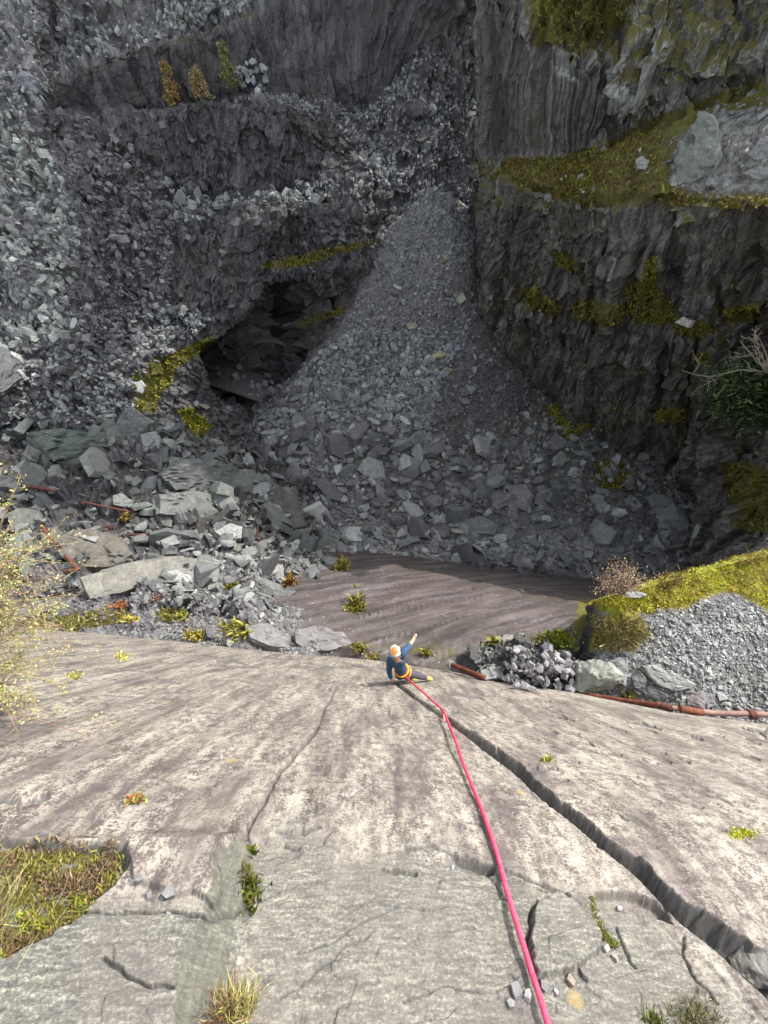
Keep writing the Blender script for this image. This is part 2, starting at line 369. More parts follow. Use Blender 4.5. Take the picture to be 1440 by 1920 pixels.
def build_slab():
    pxs = np.arange(-420, 2100, 2.0); n2 = 470
    v = np.linspace(0, 1, n2) ** 1.0
    PX = np.tile(pxs, (n2, 1)); E = edge(pxs)
    PY = E[None] + (2120 - E[None]) * v[:, None]
    jit = fbm(np.stack([PX / 26, PY / 26, 0 * PX], -1), 3, 5) * 6 + fbm(np.stack([PX / 60, PY / 60, 0 * PX], -1), 3, 6) * 10
    wx, wy = PX + jit, PY + fbm(np.stack([PX / 26, PY / 26, 0 * PX + 9], -1), 3, 15) * 6
    P = atD(PX, PY, slabD(PX, PY)); D = slabD(PX, PY); pxm = D / F        # metres per pixel
    h = np.zeros_like(PX); grey = np.zeros_like(PX); dark = np.zeros_like(PX); rusty = np.zeros_like(PX)
    # arc length down the slab
    t = np.concatenate([[0], np.cumsum(np.linalg.norm(np.diff(P[:, 560], axis=0), axis=-1))]); T = np.tile(t[:, None], (1, len(pxs)))
    S = P[..., 0]
    Q = np.stack([S, T, 0 * S], -1)
    h += .028 * fbm(Q * .5, 3, 80) + .006 * fbm(Q * np.array([1.0, 3.0, 1]), 4, 81) + .0022 * fbm(Q * np.array([5, 14, 1.]), 4, 82)
    Q = np.stack([S, T, 0 * S], -1)
    # thin foliation steps running along the strike
    f = fbm(Q * np.array([.7, 3.2, 1]), 4, 83); ft = f * 6; h += .0015 * (np.floor(ft) + sstep(.0, .25, ft - np.floor(ft)))
    # main crack: open groove, right wall in view
    d, par, side = pdist(PX + jit * .35, PY + jit * .35, CRACK)
    wpx = np.interp(par, [0, .22, .40, .55, .68, .8, .9, 1], [84, 60, 36, 27, 23, 17, 11, 5])
    rag = fbm(np.stack([PX / 60, PY / 60, 0 * PX], -1), 3, 90); rag2 = fbm(np.stack([PX / 40, PY / 16, 0 * PX], -1), 3, 91)
    right = side > 0
    sgn = np.where(right, d, -d)                        # + to the right of the crack line (in picture)
    if sgn[280, 1100] < 0: sgn = -sgn
    w_eff = wpx * (1 + .28 * rag + .04 * facet(np.stack([PX / 46, PY / 30, 0 * PX], -1), 92, .9) + .05 * fbm(np.stack([PX / 18, PY / 18, 0 * PX], -1), 3, 93))
    depth = np.interp(par, [0, .5, 1], [.24, .24, .17])
    inside = (sgn > 0) & (sgn < w_eff)
    x = np.clip(sgn / np.maximum(w_eff, 1), 0, 1)
    prof = np.where(x < .07, x / .07, np.where(x < .45, 1.0, np.where(x < .80, 1 - .45 * (x - .45) / .35, .55 * (1 - (x - .80) / .20))))
    prof = np.where(inside, prof, 0)
    h -= depth * prof * (1 + .15 * rag2)
    dark = np.maximum(dark, np.where(inside, 1 - .35 * sstep(.6, 1, x), 0))  # shade inside the crack painted in, darkest at depth
    h += np.where((sgn > w_eff) & (sgn < w_eff + 40), .015 * rag2, 0)
    # joints and hairline cracks
    def groove(line, wid, dep, warp=1.0):
        nonlocal h, dark
        L = np.array(line, float); bb = (PX > L[:, 0].min() - 40) & (PX < L[:, 0].max() + 40) & (PY > L[:, 1].min() - 40) & (PY < L[:, 1].max() + 40)
        if not bb.any(): return
        dd = pdist(PX[bb] + (wx - PX)[bb] * warp, PY[bb] + (wy - PY)[bb] * warp, line)[0]
        g = 1 - sstep(wid * .4, wid, dd); h[bb] -= dep * g; dark[bb] = np.maximum(dark[bb], g * .85)
    for ln, w, dp in [
        ([(468, 1600), (462, 1560), (512, 1472), (545, 1430), (590, 1362)], 4.0, .03), ([(590, 1362), (632, 1292)], 2.2, .02),
        ([(-20, 1500), (45, 1503), (95, 1495)], 7, .04), ([(60, 1545), (135, 1530), (185, 1534)], 3.5, .02), ([(190, 1532), (230, 1537)], 3, .02),
        ([(215, 1612), (270, 1580), (300, 1565), (352, 1530)], 4, .025), ([(150, 1741), (215, 1745), (300, 1740), (390, 1752), (414, 1735), (460, 1700)], 5, .035),
        ([(200, 1828), (240, 1858), (275, 1876), (325, 1885)], 5, .03), ([(0, 1548), (60, 1560), (140, 1590), (180, 1596)], 3.4, .02),
        ([(760, 1592), (800, 1588), (840, 1600), (930, 1634), (990, 1655), (1040, 1680)], 4, .025), ([(1001, 1690), (992, 1730), (990, 1790)], 4, .03),
        ([(1000, 1695), (1035, 1680), (1060, 1695)], 3, .02), ([(1080, 1405), (1130, 1412), (1162, 1416)], 3.5, .02), ([(890, 1630), (930, 1660), (948, 1690)], 2.6, .015),
        ([(1130, 1515), (1180, 1540)], 3, .02), ([(1150, 1740), (1180, 1800), (1195, 1816)], 3, .02), ([(520, 1875), (560, 1850), (660, 1770), (700, 1752)], 2.6, .012),
        ([(520, 1620), (600, 1580), (620, 1560)], 2.2, .01), ([(480, 1610), (560, 1600)], 2.6, .012), ([(1280, 1760), (1300, 1840), (1345, 1880)], 3, .02),
        ([(520, 1556), (560, 1560), (600, 1550)], 5, .03), ([(535, 1582), (560, 1590)], 5, .03), ([(640, 1700), (700, 1690), (790, 1705)], 2.4, .012), ([(560, 1790), (640, 1760), (690, 1720), (745, 1700)], 2.6, .012), ([(480, 1690), (540, 1665), (600, 1650)], 2.2, .01), ([(760, 1880), (840, 1850), (900, 1860)], 2.4, .012), ([(20, 1880), (90, 1850), (140, 1845)], 2.6, .012), ([(1160, 1620), (1210, 1600)], 2, .01), ([(650, 1500), (700, 1470)], 2, .01), ([(330, 1440), (420, 1420)], 2, .01), ([(1290, 1480), (1380, 1510), (1450, 1520)], 2.4, .015), ([(1110, 1500), (1160, 1520), (1230, 1560)], 2.4, .015), ([(980, 1440), (1040, 1444)], 4, .02), ([(1000, 1455), (1060, 1462)], 3, .02), ([(720, 1625), (750, 1630), (775, 1640)], 6, .03)]:
        groove(ln, w, dp)
    for k in range(190):      # short foliation slits on the lower slab
        x0 = rng.uniform(-100, 1500); y0 = rng.uniform(0, 1); y0 = edge(x0) + 12 + 270 * y0 ** 1.3; L = rng.uniform(10, 80) * (1 if k < 70 else .5)
        sl_ = (.10 if x0 < 700 else .10 + .22 * (x0 - 700) / 700) + rng.normal(0, .05)
        groove([(x0, y0), (x0 + L * .5, y0 + L * .5 * sl_ + rng.normal(0, 2)), (x0 + L, y0 + L * sl_)], rng.uniform(1.3, 2.8), .02, .5)
    # raised flakes and a side step on the left
    def flake(poly, up, soft=6.0, g=0.0):
        nonlocal h, grey
        s = sdpoly(wx, wy, poly); k = sstep(0, soft, s); h += up * k; grey = np.maximum(grey, g * k)
    flake([(405, 1640), (412, 1700), (402, 1738), (360, 1714), (330, 1722), (285, 1700), (245, 1690), (240, 1655), (215, 1620), (300, 1560), (465, 1500), (465, 1570)], .035, 6)
    step = np.array([(352, 2120), (335, 1920), (345, 1830), (390, 1740), (405, 1640), (468, 1570)], float)
    step2 = np.array([(450, 2120), (402, 1920), (440, 1815), (447, 1740), (466, 1660), (470, 1585)], float)
    xl = np.interp(wy, step[::-1, 1], step[::-1, 0]); xr = np.interp(wy, step2[::-1, 1], step2[::-1, 0])
    nz = 26 * fbm(np.stack([PX / 70, PY / 55, 0 * PX], -1), 4, 98); k = np.clip((PX + nz - xl) / np.maximum(xr - xl, 3), 0, 1); on = sstep(1560, 1620, PY)
    h += .10 * on * (1 - k); grey = np.maximum(grey, on * np.where((k > 0) & (k < 1), 1.0, 0)); rusty = np.maximum(rusty, on * ((k > 0) & (k < 1)) * .55)  # side face of the step mixed to a dark grey-green
    grey = np.maximum(grey, sstep(1690, 1760, wy) * (PX < xr))
    lowpoly = [(470, 1575), (560, 1552), (640, 1600), (760, 1590), (850, 1605), (935, 1640), (1010, 1672), (1110, 1690), (1240, 1735), (1420, 1900), (1600, 2060), (1600, 2200), (380, 2200), (440, 1800)]
    s = sdpoly(wx, wy, lowpoly); grey = np.maximum(grey, .85 * sstep(-45, 45, s + 34 * fbm(np.stack([PX / 40, PY / 22, 0 * PX], -1), 3, 97))); h -= .015 * sstep(-4, 3, s)
    flake([(1000, 1700), (1030, 1682), (1110, 1688), (1118, 1740), (1130, 1790), (1090, 1822), (1040, 1835), (1000, 1845), (985, 1790)], .05, 6, .5)
    s = sdpoly(wx, wy, [(1112, 1676), (1170, 1672), (1230, 1690), (1262, 1735), (1215, 1722), (1165, 1718), (1125, 1712)]); h -= .07 * sstep(-1, 6, s); dark = np.maximum(dark, .35 * sstep(-2, 4, s))
    s = sdpoly(wx, wy, [(822, 1604), (870, 1602), (930, 1628), (925, 1645), (905, 1645), (850, 1628)]); h -= .05 * sstep(-1, 6, s); dark = np.maximum(dark, .55 * sstep(0, 6, s))
    s = sdpoly(wx, wy, [(-40, 1560), (60, 1580), (150, 1592), (235, 1610), (240, 1660), (160, 1745), (80, 1795), (-40, 1850)]); h -= .09 * sstep(-2, 12, s); dark = np.maximum(dark, .9 * sstep(-2, 6, s))
    h += np.where(grey > .5, .006 * facet(np.stack([PX / 70, PY / 30, 0 * PX], -1), 95), 0)
    N = normals_grid(P)
    HG['px'] = pxs; HG['h'] = h; HG['E'] = E; HG['n'] = n2
    P = P + N * h[..., None]
    # roll the lower edge over and down so the slab has a thickness
    low = [P[0] * k + np.array([0, 0, 0]) for k in (1.35, 1.12, 1.03)]
    P = np.concatenate([np.array(low), P]); pad = lambda A: np.concatenate([np.tile(A[:1], (3, 1)), A])
    S, T, grey, dark, rusty = map(pad, (S, T, grey, dark, rusty)); T[:3] -= np.array([[2.], [.8], [.2]])
    nv, nu = P.shape[:2]; i = np.arange(nv * nu).reshape(nv, nu)
    q = np.stack([i[:-1, :-1], i[:-1, 1:], i[1:, 1:], i[1:, :-1]], -1).reshape(-1, 4)
    me = newmesh('rock_slab', P.reshape(-1, 3), q, slab_material(), True, {'grey': grey.ravel(), 'dark': dark.ravel(), 'rusty': rusty.ravel()}, np.stack([S, T], -1).reshape(-1, 2))
    tag(link('rock_slab', me), kind='structure')
    a, b, c = project(P); PATCH['rock_slab'] = (P.reshape(-1, 3), normals_grid(P).reshape(-1, 3), a.ravel(), b.ravel(), c.ravel())
def slab_material():
    m, nt, b = mat_new('lichened_slate_slab'); g = NG(nt)
    uv = g.n('TexCoord').outputs['UV']
    w = g.noise(uv, .5, 3, .5)
    wv = g.n('CombineXYZ'); g.l(g.math('MULTIPLY', w, .0), wv.inputs[0]); g.l(g.math('MULTIPLY', w, .2), wv.inputs[1])
    ad = g.n('VectorMath', operation='ADD'); g.l(uv, ad.inputs[0]); g.l(wv.outputs[0], ad.inputs[1]); v = ad.outputs[0]
    str1 = g.noise(g.mapping(v, (7, 1.5, 1), (0, 0, .12)), 1, 8, .72)
    str2 = g.noise(g.mapping(v, (15, 12, 1), (0, 0, .05)), 1, 10, .78)
    spots = g.noise(g.mapping(v, (55, 80, 1), (0, 0, -.1)), 1, 8, .8)
    big = g.noise(g.mapping(v, (.8, 1.1, 1)), 1, 4, .6)
    base = g.ramp(str1, [(.36, (.050, .042, .040)), (.5, (.095, .081, .076)), (.64, (.15, .131, .120))])
    base = g.mix(g.ramp(big, [(.42, 0.0), (.6, .7)]), base, (.088, .070, .070))
    pale = g.ramp(g.math('ADD', g.math('MULTIPLY', str2, .42), g.math('ADD', g.math('MULTIPLY', spots, .46), g.math('MULTIPLY', str1, .16))), [(.488, 0.0), (.515, .35), (.548, 1.0)])
    pcol = g.mix(g.ramp(g.noise(uv, 2.2, 4, .6), [(.4, 0.0), (.65, 1.0)]), (.37, .345, .285), (.30, .272, .243))
    pale = g.mix(g.ramp(g.noise(g.mapping(v, (3.0, .8, 1), (0, 0, .12)), 1, 6, .68), [(.38, .85), (.56, 0.0)]), pale, (0, 0, 0))
    col = g.mix(pale, base, pcol)
    gsp = g.noise(g.mapping(uv, (60, 85, 1), (0, 0, .5)), 1, 9, .8)
    gst = g.noise(g.mapping(uv, (9, 50, 1), (0, 0, .5)), 1, 6, .7)
    gcol = g.ramp(g.math('ADD', g.math('MULTIPLY', gsp, .6), g.math('MULTIPLY', gst, .4)), [(.42, (.055, .053, .049)), (.485, (.10, .098, .09)), (.525, (.135, .134, .116)), (.575, (.27, .266, .225))])
    gcol = g.mix(g.ramp(g.noise(uv, 1.6, 4, .6), [(.45, 0.0), (.65, .5)]), gcol, (.12, .104, .096))
    col = g.mix(g.attr('grey'), col, gcol)
    rst = g.noise(g.mapping(uv, (30, 4, 1), (0, 0, .4)), 1, 6, .65)
    col = g.mix(g.attr('rusty'), col, g.ramp(rst, [(.35, (.04, .043, .034)), (.52, (.08, .085, .065)), (.68, (.15, .135, .095))]))
    # dark pits and lines; the crack's inner shade is painted in too
    pit = g.ramp(g.noise(g.mapping(v, (12, 30, 1), (0, 0, .05)), 1, 8, .75), [(.30, .9), (.37, 0.0)])
    col = g.mix(pit, col, (.055, .047, .044))
    col = g.mix(g.attr('dark'), col, g.ramp(gsp, [(.4, (.055, .055, .055)), (.62, (.13, .13, .125))]))
    # yellow-green and ochre lichen spots
    lv = g.voro(uv, 1.35, rnd=1); ln = g.noise(uv, 25, 4, .7)
    lf = g.ramp(g.math('ADD', lv, g.math('MULTIPLY', ln, .10)), [(.085, 1.0), (.105, 0.0)])
    col = g.mix(g.math('MULTIPLY', lf, .55), col, (.30, .23, .08))
    g.l(col, b.inputs['Base Color']); b.inputs['Roughness'].default_value = .72; b.inputs['Specular IOR Level'].default_value = .3
    hh = g.math('ADD', g.math('MULTIPLY', str2, .8), g.math('ADD', g.math('MULTIPLY', spots, .5), g.math('MULTIPLY', str1, .8)))
    n1 = g.bump(hh, .55, .03)
    g.l(n1, b.inputs['Normal']); return m
build_slab()

# ---- quarry back: terraces on the left, four tiers of dark wall in the middle, gully behind the cone
def SY(py, k=26.3, s=.7): return k / (s + math.tan(R(PITCH) - math.atan((960 - py) / F)))
def col_left(px, k=26.3):
    e = float(edge(px))
    o = [(px, e + 30, 'D', float(slabD(px, e)) * .97), (px, 1120, 'Z', -14.2), (px, 1000, 'Z', -15.3)]
    return o + [(px, p, 'Y', SY(p, k)) for p in (830, 740, 640, 600, 500, 440, 320, 250, 130, 60)] + [(px, -170, 'Y', SY(-170, k) + 2)]
def sl0(px): e = float(edge(px)); return (px, e + 30, 'D', float(slabD(px, e)) * .97)
cols = [col_left(-230), col_left(-60), col_left(60)]
cols.append([sl0(150), (150, 1110, 'Z', -13.6), (150, 1000, 'Z', -15.2), (150, 830, 'Y', 12.7), (150, 740, 'Y', 15), (150, 640, 'Y', 17.2), (150, 600, 'Y', 18.2), (150, 500, 'Y', 20.6), (150, 440, 'Y', 21.8), (140, 320, 'Y', 24.3), (130, 205, 'Y', 28.0), (118, 150, 'Y', 28.5), (120, 115, 'Y', 30.5), (120, -170, 'Y', 37)])
cols.append([sl0(300), (300, 1100, 'Z', -13.2), (300, 1000, 'Z', -15.6), (300, 800, 'Z', -18), (285, 700, 'Y', 17), (300, 620, 'Y', 19.3), (300, 560, 'Y', 21), (310, 440, 'Y', 23.5), (320, 400, 'Y', 24.6), (310, 215, 'Y', 27.5), (310, 200, 'Y', 29.8), (300, 95, 'Y', 30.4), (300, 72, 'Y', 32.2), (300, -170, 'Y', 38.5)])
cols.append([sl0(420), (420, 1100, 'Z', -13.4), (420, 1010, 'Z', -16.6), (420, 820, 'Z', -20.6), (430, 745, 'Y', 18.6), (400, 625, 'Y', 19.9), (420, 560, 'Y', 21.6), (420, 430, 'Y', 23.6), (420, 370, 'Y', 26), (420, 200, 'Y', 28.2), (420, 182, 'Y', 30.9), (410, 62, 'Y', 31.6), (410, 45, 'Y', 33.2), (410, -170, 'Y', 39.5)])
cols.append([sl0(500), (500, 1125, 'Z', -13.2), (500, 1030, 'Z', -18.5), (500, 860, 'Z', -21.8), (495, 735, 'Y', 20.8), (510, 520, 'Y', 22.6), (510, 500, 'Y', 23.2), (520, 400, 'Y', 24), (520, 352, 'Y', 26.3), (520, 190, 'Y', 28.3), (500, 165, 'Y', 31.4), (485, 22, 'Y', 32.4), (480, -20, 'Y', 33.5), (480, -170, 'Y', 37)])
cols.append([sl0(600), (600, 1150, 'Z', -14), (600, 1040, 'Z', -21.9), (600, 880, 'Z', -22.3), (590, 690, 'Y', 20.7), (600, 512, 'Y', 22.2), (600, 482, 'Y', 23.3), (610, 392, 'Y', 24.2), (620, 335, 'Y', 27), (620, 240, 'Y', 29), (640, 196, 'Y', 31.6), (640, -30, 'Y', 33), (640, -60, 'Y', 33.5), (640, -170, 'Y', 34.3)])
cols.append([(700, 1225, 'Z', -11.5), (700, 1150, 'Z', -17), (700, 1040, 'Z', -22.8), (700, 880, 'Z', -22.9), (680, 600, 'Y', 22.8), (690, 480, 'Y', 24.6), (700, 442, 'Y', 25.6), (710, 402, 'Y', 26.2), (720, 330, 'Y', 27.6), (710, 260, 'Y', 29.6), (705, 190, 'Y', 31.6), (760, -30, 'Y', 33.5), (760, -60, 'Y', 34), (760, -170, 'Y', 34.8)])
cols.append([(790, 1225, 'Z', -11.5), (790, 1150, 'Z', -17), (790, 1040, 'Z', -23), (790, 880, 'Z', -23), (780, 560, 'Y', 24.8), (775, 450, 'Y', 26.6), (782, 400, 'Y', 27.4), (790, 362, 'Y', 27.9), (800, 300, 'Y', 29), (800, 205, 'Y', 31), (785, 118, 'Y', 32.6), (850, -30, 'Y', 34.2), (850, -60, 'Y', 34.6), (850, -170, 'Y', 35.2)])
cols.append([(880, 1225, 'Z', -11.5), (880, 1150, 'Z', -17), (880, 1040, 'Z', -23), (880, 880, 'Z', -23), (870, 560, 'Y', 26), (862, 450, 'Y', 27.4), (862, 400, 'Y', 28), (862, 362, 'Y', 28.3), (870, 280, 'Y', 30), (880, 165, 'Y', 32), (868, 35, 'Y', 33.8), (890, -60, 'Y', 34.6), (890, -90, 'Y', 35), (890, -170, 'Y', 35.6)])
cols.append([(1020, 1225, 'Z', -11.5), (1020, 1150, 'Z', -17), (1020, 1040, 'Z', -23), (1020, 880, 'Z', -23), (1000, 560, 'Y', 27), (1000, 450, 'Y', 28), (1000, 400, 'Y', 29), (1000, 362, 'Y', 29.3), (1000, 280, 'Y', 31), (1000, 165, 'Y', 33), (1000, 35, 'Y', 34.5), (1000, -60, 'Y', 35), (1000, -90, 'Y', 35.5), (1000, -170, 'Y', 36)])
for i, c in enumerate(cols):      # carry the hillside on, unseen; later columns raised to block the sun
    p = pt(c[-1]); c.append((p[0] * 1.25, p[1] + (20 if i < 5 else 11), 'W', p[2] + (12.0 if i < 5 else 22.0)))
rowsB = [[c[i] for c in cols] for i in range(len(cols[0]))]
WALL4 = [(105, 215), (105, 150), (250, 105), (410, 60), (480, 20), (485, -100), (900, -100), (880, 20), (770, 110), (700, 195), (640, 200), (500, 170), (420, 185), (310, 205)]
WALLS = [[(300, 230), (480, 190), (620, 215), (700, 330), (600, 345), (480, 350), (400, 380), (330, 330)],
         [(310, 430), (440, 385), (520, 370), (600, 390), (710, 440), (640, 490), (540, 490), (420, 520), (320, 500)],
         [(410, 640), (460, 590), (500, 520), (640, 490), (660, 540), (580, 680), (490, 740), (420, 745), (330, 700)]]
SCREE_L = [(-300, 1000), (-300, -300), (480, -300), (480, 10), (250, 95), (105, 150), (60, 230), (120, 330), (150, 450), (130, 560), (150, 640), (60, 650), (-20, 800), (-300, 900)]
def walls_mask(px, py):
    m = sdpoly(px, py, WALL4)
    for w in WALLS: m = np.maximum(m, sdpoly(px, py, w))
    return m
def dispB(P, N, U, V, px, py):
    m = sstep(-20, 15, walls_mask(px, py))
    w4 = sstep(-10, 15, sdpoly(px, py, WALL4))
    wu = U + .6 * fbm(P * .8, 3, 180); wv = V + .25 * U + .5 * fbm(P * .8, 3, 185)
    d = .34 * facet(uvw(wu, wv, 2.6, 3.4), 101, .3) + .15 * facet(uvw(wu, wv, 1.9, .26), 111, .25) + .10 * facet(uvw(wu + .3 * V, wv, .38, 2.0), 121, .3) + .05 * facet(uvw(wu, wv, .6, .14), 122, .3) + .02 * facet(uvw(U, V, .2, .2), 123)
    d4 = .22 * facet(uvw(U + .15 * V, V, 3.2, 9), 131, .3) + .07 * facet(uvw(U + .15 * V, V, .7, 6), 141, .3) + .03 * facet(uvw(U + .15 * V, V, .25, 3), 151, .3)
    cave = np.maximum(sdpoly(px, py, [(498, 535), (566, 530), (575, 600), (596, 680), (560, 705), (508, 660)]), sdpoly(px, py, [(368, 645), (415, 632), (462, 672), (492, 738), (435, 772), (392, 728)]))
    caveall = sdpoly(px, py, [(368, 645), (415, 632), (455, 600), (498, 535), (570, 528), (600, 560), (640, 560), (630, 600), (604, 690), (560, 715), (500, 748), (435, 772), (392, 728)])
    d = d - 2.4 * sstep(-3, 10, cave) - 1.6 * sstep(-2, 7, caveall); d4 = d4 + .02 * facet(uvw(wu, wv, 1.4, .22), 152, .3)
    s = .5 * fbm(P * .35, 4, 160) + .22 * facet(P / .7, 161) + .11 * facet(P / .33, 171)
    near = sstep(1230, 1120, py)
    return (s * (1 - m) + (d * (1 - w4) + d4 * w4) * m) * near
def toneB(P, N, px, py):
    t = np.ones_like(px) * (1 - .35 * sstep(820, 900, py) * sstep(1080, 1000, py))  # terrace band painted darker in place of shade
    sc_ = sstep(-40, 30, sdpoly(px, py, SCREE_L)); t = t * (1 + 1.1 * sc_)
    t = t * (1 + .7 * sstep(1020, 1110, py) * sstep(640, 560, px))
    t = t * (1 - .22 * sstep(-20, 20, np.maximum(sdpoly(px, py, WALLS[2]), -99)))  # lowest tier darker: dark rock plus painted shade of the recess
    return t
MOSSB = [[(252, 770), (250, 700), (290, 675), (400, 630), (405, 640), (330, 690), (320, 720), (300, 740), (290, 775)], [(330, 770), (360, 765), (400, 800), (370, 820)],
         [(60, 1165), (200, 1140), (220, 1170), (60, 1185)], [(480, 500), (640, 460), (720, 450), (640, 475), (540, 505)], [(540, 605), (640, 575), (650, 585), (560, 615)]]
def mossB(P, N, px, py):
    m = np.full(np.shape(px), -99.)
    for q in MOSSB: m = np.maximum(m, sdpoly(px, py, q))
    r = sstep(-14, 10, m) * .95
    rim = pdist(px, py, [(130, 145), (250, 98), (410, 56), (480, 20)])[0]
    return np.maximum(r, .5 * sstep(9, 2, rim))
patch('quarry_terraces', rowsB, M_back, 3.0, dispB, mossB, toneB, warp=.5)

# ---- scree cone and rubble floor
rowsF = [
 [(745, 385, 'Y', 28.4), (775, 362, 'Y', 27.9), (812, 350, 'Y', 27.8), (850, 362, 'Y', 27.6), (885, 385, 'Y', 28)],
 [(700, 470, 'Y', 25.8), (735, 450, 'Y', 25.1), (795, 445, 'Y', 25.1), (850, 445, 'Y', 25.3), (900, 450, 'Y', 26.3)],
 [(615, 610, 'Y', 22.6), (665, 600, 'Y', 21.5), (770, 595, 'Y', 21.1), (860, 590, 'Y', 21.7), (945, 590, 'Y', 23.6)],
 [(550, 705, 'Y', 20.6), (610, 700, 'Y', 19.2), (755, 695, 'Y', 18.5), (890, 690, 'Y', 18.9), (1010, 700, 'Y', 21)],
 [(450, 790, 'Y', 18.2), (560, 780, 'Y', 16.9), (740, 775, 'Y', 16.2), (920, 775, 'Y', 16.6), (1120, 760, 'Y', 19.5)],
 [(380, 870, 'Y', 15.2), (540, 870, 'Y', 13.9), (730, 868, 'Y', 13.6), (1000, 860, 'Y', 14.0), (1330, 850, 'Y', 15.5)],
 [(370, 965, 'Z', -22.6), (540, 965, 'Z', -22), (730, 960, 'Z', -21.9), (1000, 960, 'Z', -21.8), (1380, 960, 'Z', -22)],
 [(430, 1060, 'Z', -22.6), (560, 1060, 'Z', -22), (730, 1055, 'Z', -21.7), (1000, 1060, 'Z', -21.7), (1380, 1060, 'Z', -22)],
 [(480, 1150, 'Z', -22.6), (600, 1150, 'Z', -22.3), (730, 1150, 'Z', -22.3), (1000, 1150, 'Z', -22.3), (1380, 1150, 'Z', -22.3)]]
def dispF(P, N, U, V, px, py): return .30 * fbm(P * .45, 4, 200) + .09 * facet(P / .5, 201) + .05 * facet(P / .25, 211)
def mossF(P, N, px, py):
    m = np.full(np.shape(px), -99.)
    for q in [[(1020, 765), (1060, 745), (1110, 800), (1060, 830)], [(1140, 800), (1160, 785), (1205, 815), (1150, 822)], [(1110, 870), (1160, 860), (1200, 910), (1130, 920)]]: m = np.maximum(m, sdpoly(px, py, q))
    return np.maximum(sstep(-18, 10, m) * .9, .33 * sstep(950, 1150, px) * sstep(760, 860, py))
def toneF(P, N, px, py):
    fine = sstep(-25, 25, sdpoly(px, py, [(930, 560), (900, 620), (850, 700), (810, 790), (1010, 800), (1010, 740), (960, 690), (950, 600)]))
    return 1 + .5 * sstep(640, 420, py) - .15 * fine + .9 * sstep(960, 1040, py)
patch('pit_floor', rowsF, M_floor, 3.0, dispF, mossF, toneF, smoothv=True, warp=.2)

# ---- right-hand cliff (lower tier)
cc = [[(860, 480, 'Y', 27), (890, 330, 'Y', 28)], [(885, 500, 'Y', 25.2), (913, 338, 'Y', 25.2)], [(903, 575, 'Y', 23), (962, 348, 'Y', 23.2)], [(955, 695, 'Y', 20.4), (1030, 372, 'Y', 21.2)], [(1030, 760, 'Y', 18.3), (1110, 385, 'Y', 19.3)],
      [(1120, 805, 'Y', 16.3), (1230, 374, 'Y', 17.4)], [(1200, 840, 'Y', 14.9), (1335, 385, 'Y', 16.2)], [(1285, 890, 'Y', 13.0), (1450, 396, 'Y', 14.9)], [(1300, 1010, 'Y', 8.6), (1640, 470, 'Y', 11.8)], [(1285, 1130, 'Y', 4.2), (1720, 800, 'Y', 6.4)]]
def lerpc(c, t, out=0.0):
    a, b = pt(c[0]), pt(c[1]); p = a * (1 - t) + b * t; n = -p / np.linalg.norm(p); n[2] = 0
    p = p + n * out; return (p[0], p[1], 'W', p[2])
prof = [(-.12, .6), (0, .1), (.10, 0), (.30, -.1), (.44, .15), (.47, .95), (.50, .15), (.66, -.15), (.80, .1), (.83, .6), (.86, .1), (1.0, 0.0), (1.0, -1.6)]
rowsR = []
for t, o in prof: rowsR.append([lerpc(c, t, o * (.35 if i < 3 else 1) * (.6 + .5 * math.sin(i * 2.3 + t * 4))) for i, c in enumerate(cc)])
def dispR(P, N, U, V, px, py):
    wu = U + .35 * fbm(P * .7, 3, 345)
    wu = wu + .12 * V
    def stp(x, k): y = x * k; f = np.floor(y); return (f + sstep(.42, .58, y - f)) / k
    r1_ = stp(fbm(uvw(wu, V, .95, 11), 3, 311), 5); r2_ = stp(fbm(uvw(wu, V, .38, 7), 3, 321), 4); r3_ = fbm(uvw(wu, V, .13, 4), 2, 331)
    d = .45 * facet(uvw(wu, V, 2.8, 16), 301, .4) + 1.35 * r1_ + .5 * r2_ + .10 * r3_ + .04 * facet(uvw(U, V, 1.1, .7), 335, .3) + .30 * fbm(P * .3, 3, 340)
    return d * (.3 + .7 * sstep(0, 1.5, V.max() - 1.5 - V))
MOSSR = [[(960, 545), (1000, 540), (1050, 575), (1040, 595), (990, 575)], [(1065, 575), (1100, 560), (1190, 580), (1150, 610), (1090, 600)], [(1170, 540), (1210, 520), (1270, 580), (1250, 610), (1190, 605)], [(1210, 490), (1230, 480), (1230, 540), (1205, 560)], [(1040, 470), (1070, 480), (1085, 510), (1045, 500)], [(1260, 590), (1340, 610), (1320, 640), (1260, 620)], [(1360, 580), (1430, 570), (1430, 600), (1360, 610)], [(1230, 765), (1290, 770), (1280, 795), (1230, 790)], [(1350, 860), (1440, 880), (1440, 1000), (1380, 990)], [(1290, 665), (1330, 660), (1330, 690)]]
def mossR(P, N, px, py):
    m = np.full(np.shape(px), -99.)
    for q in MOSSR: m = np.maximum(m, sdpoly(px, py, q))
    up = sstep(.25, .75, N[..., 2])
    return np.maximum(sstep(-16, 10, m) * .85, .35 * up + .25 * sstep(1150, 1350, px) * up + .4 * sstep(430, 375, py))
def paleR(P, N, px, py): return .45 * sstep(.3, 0, np.abs(fbm(P * .6, 3, 350))) * .8
patch('quarry_cliff', rowsR, M_right, 2.6, dispR, mossR, None, paleR, warp=.35)

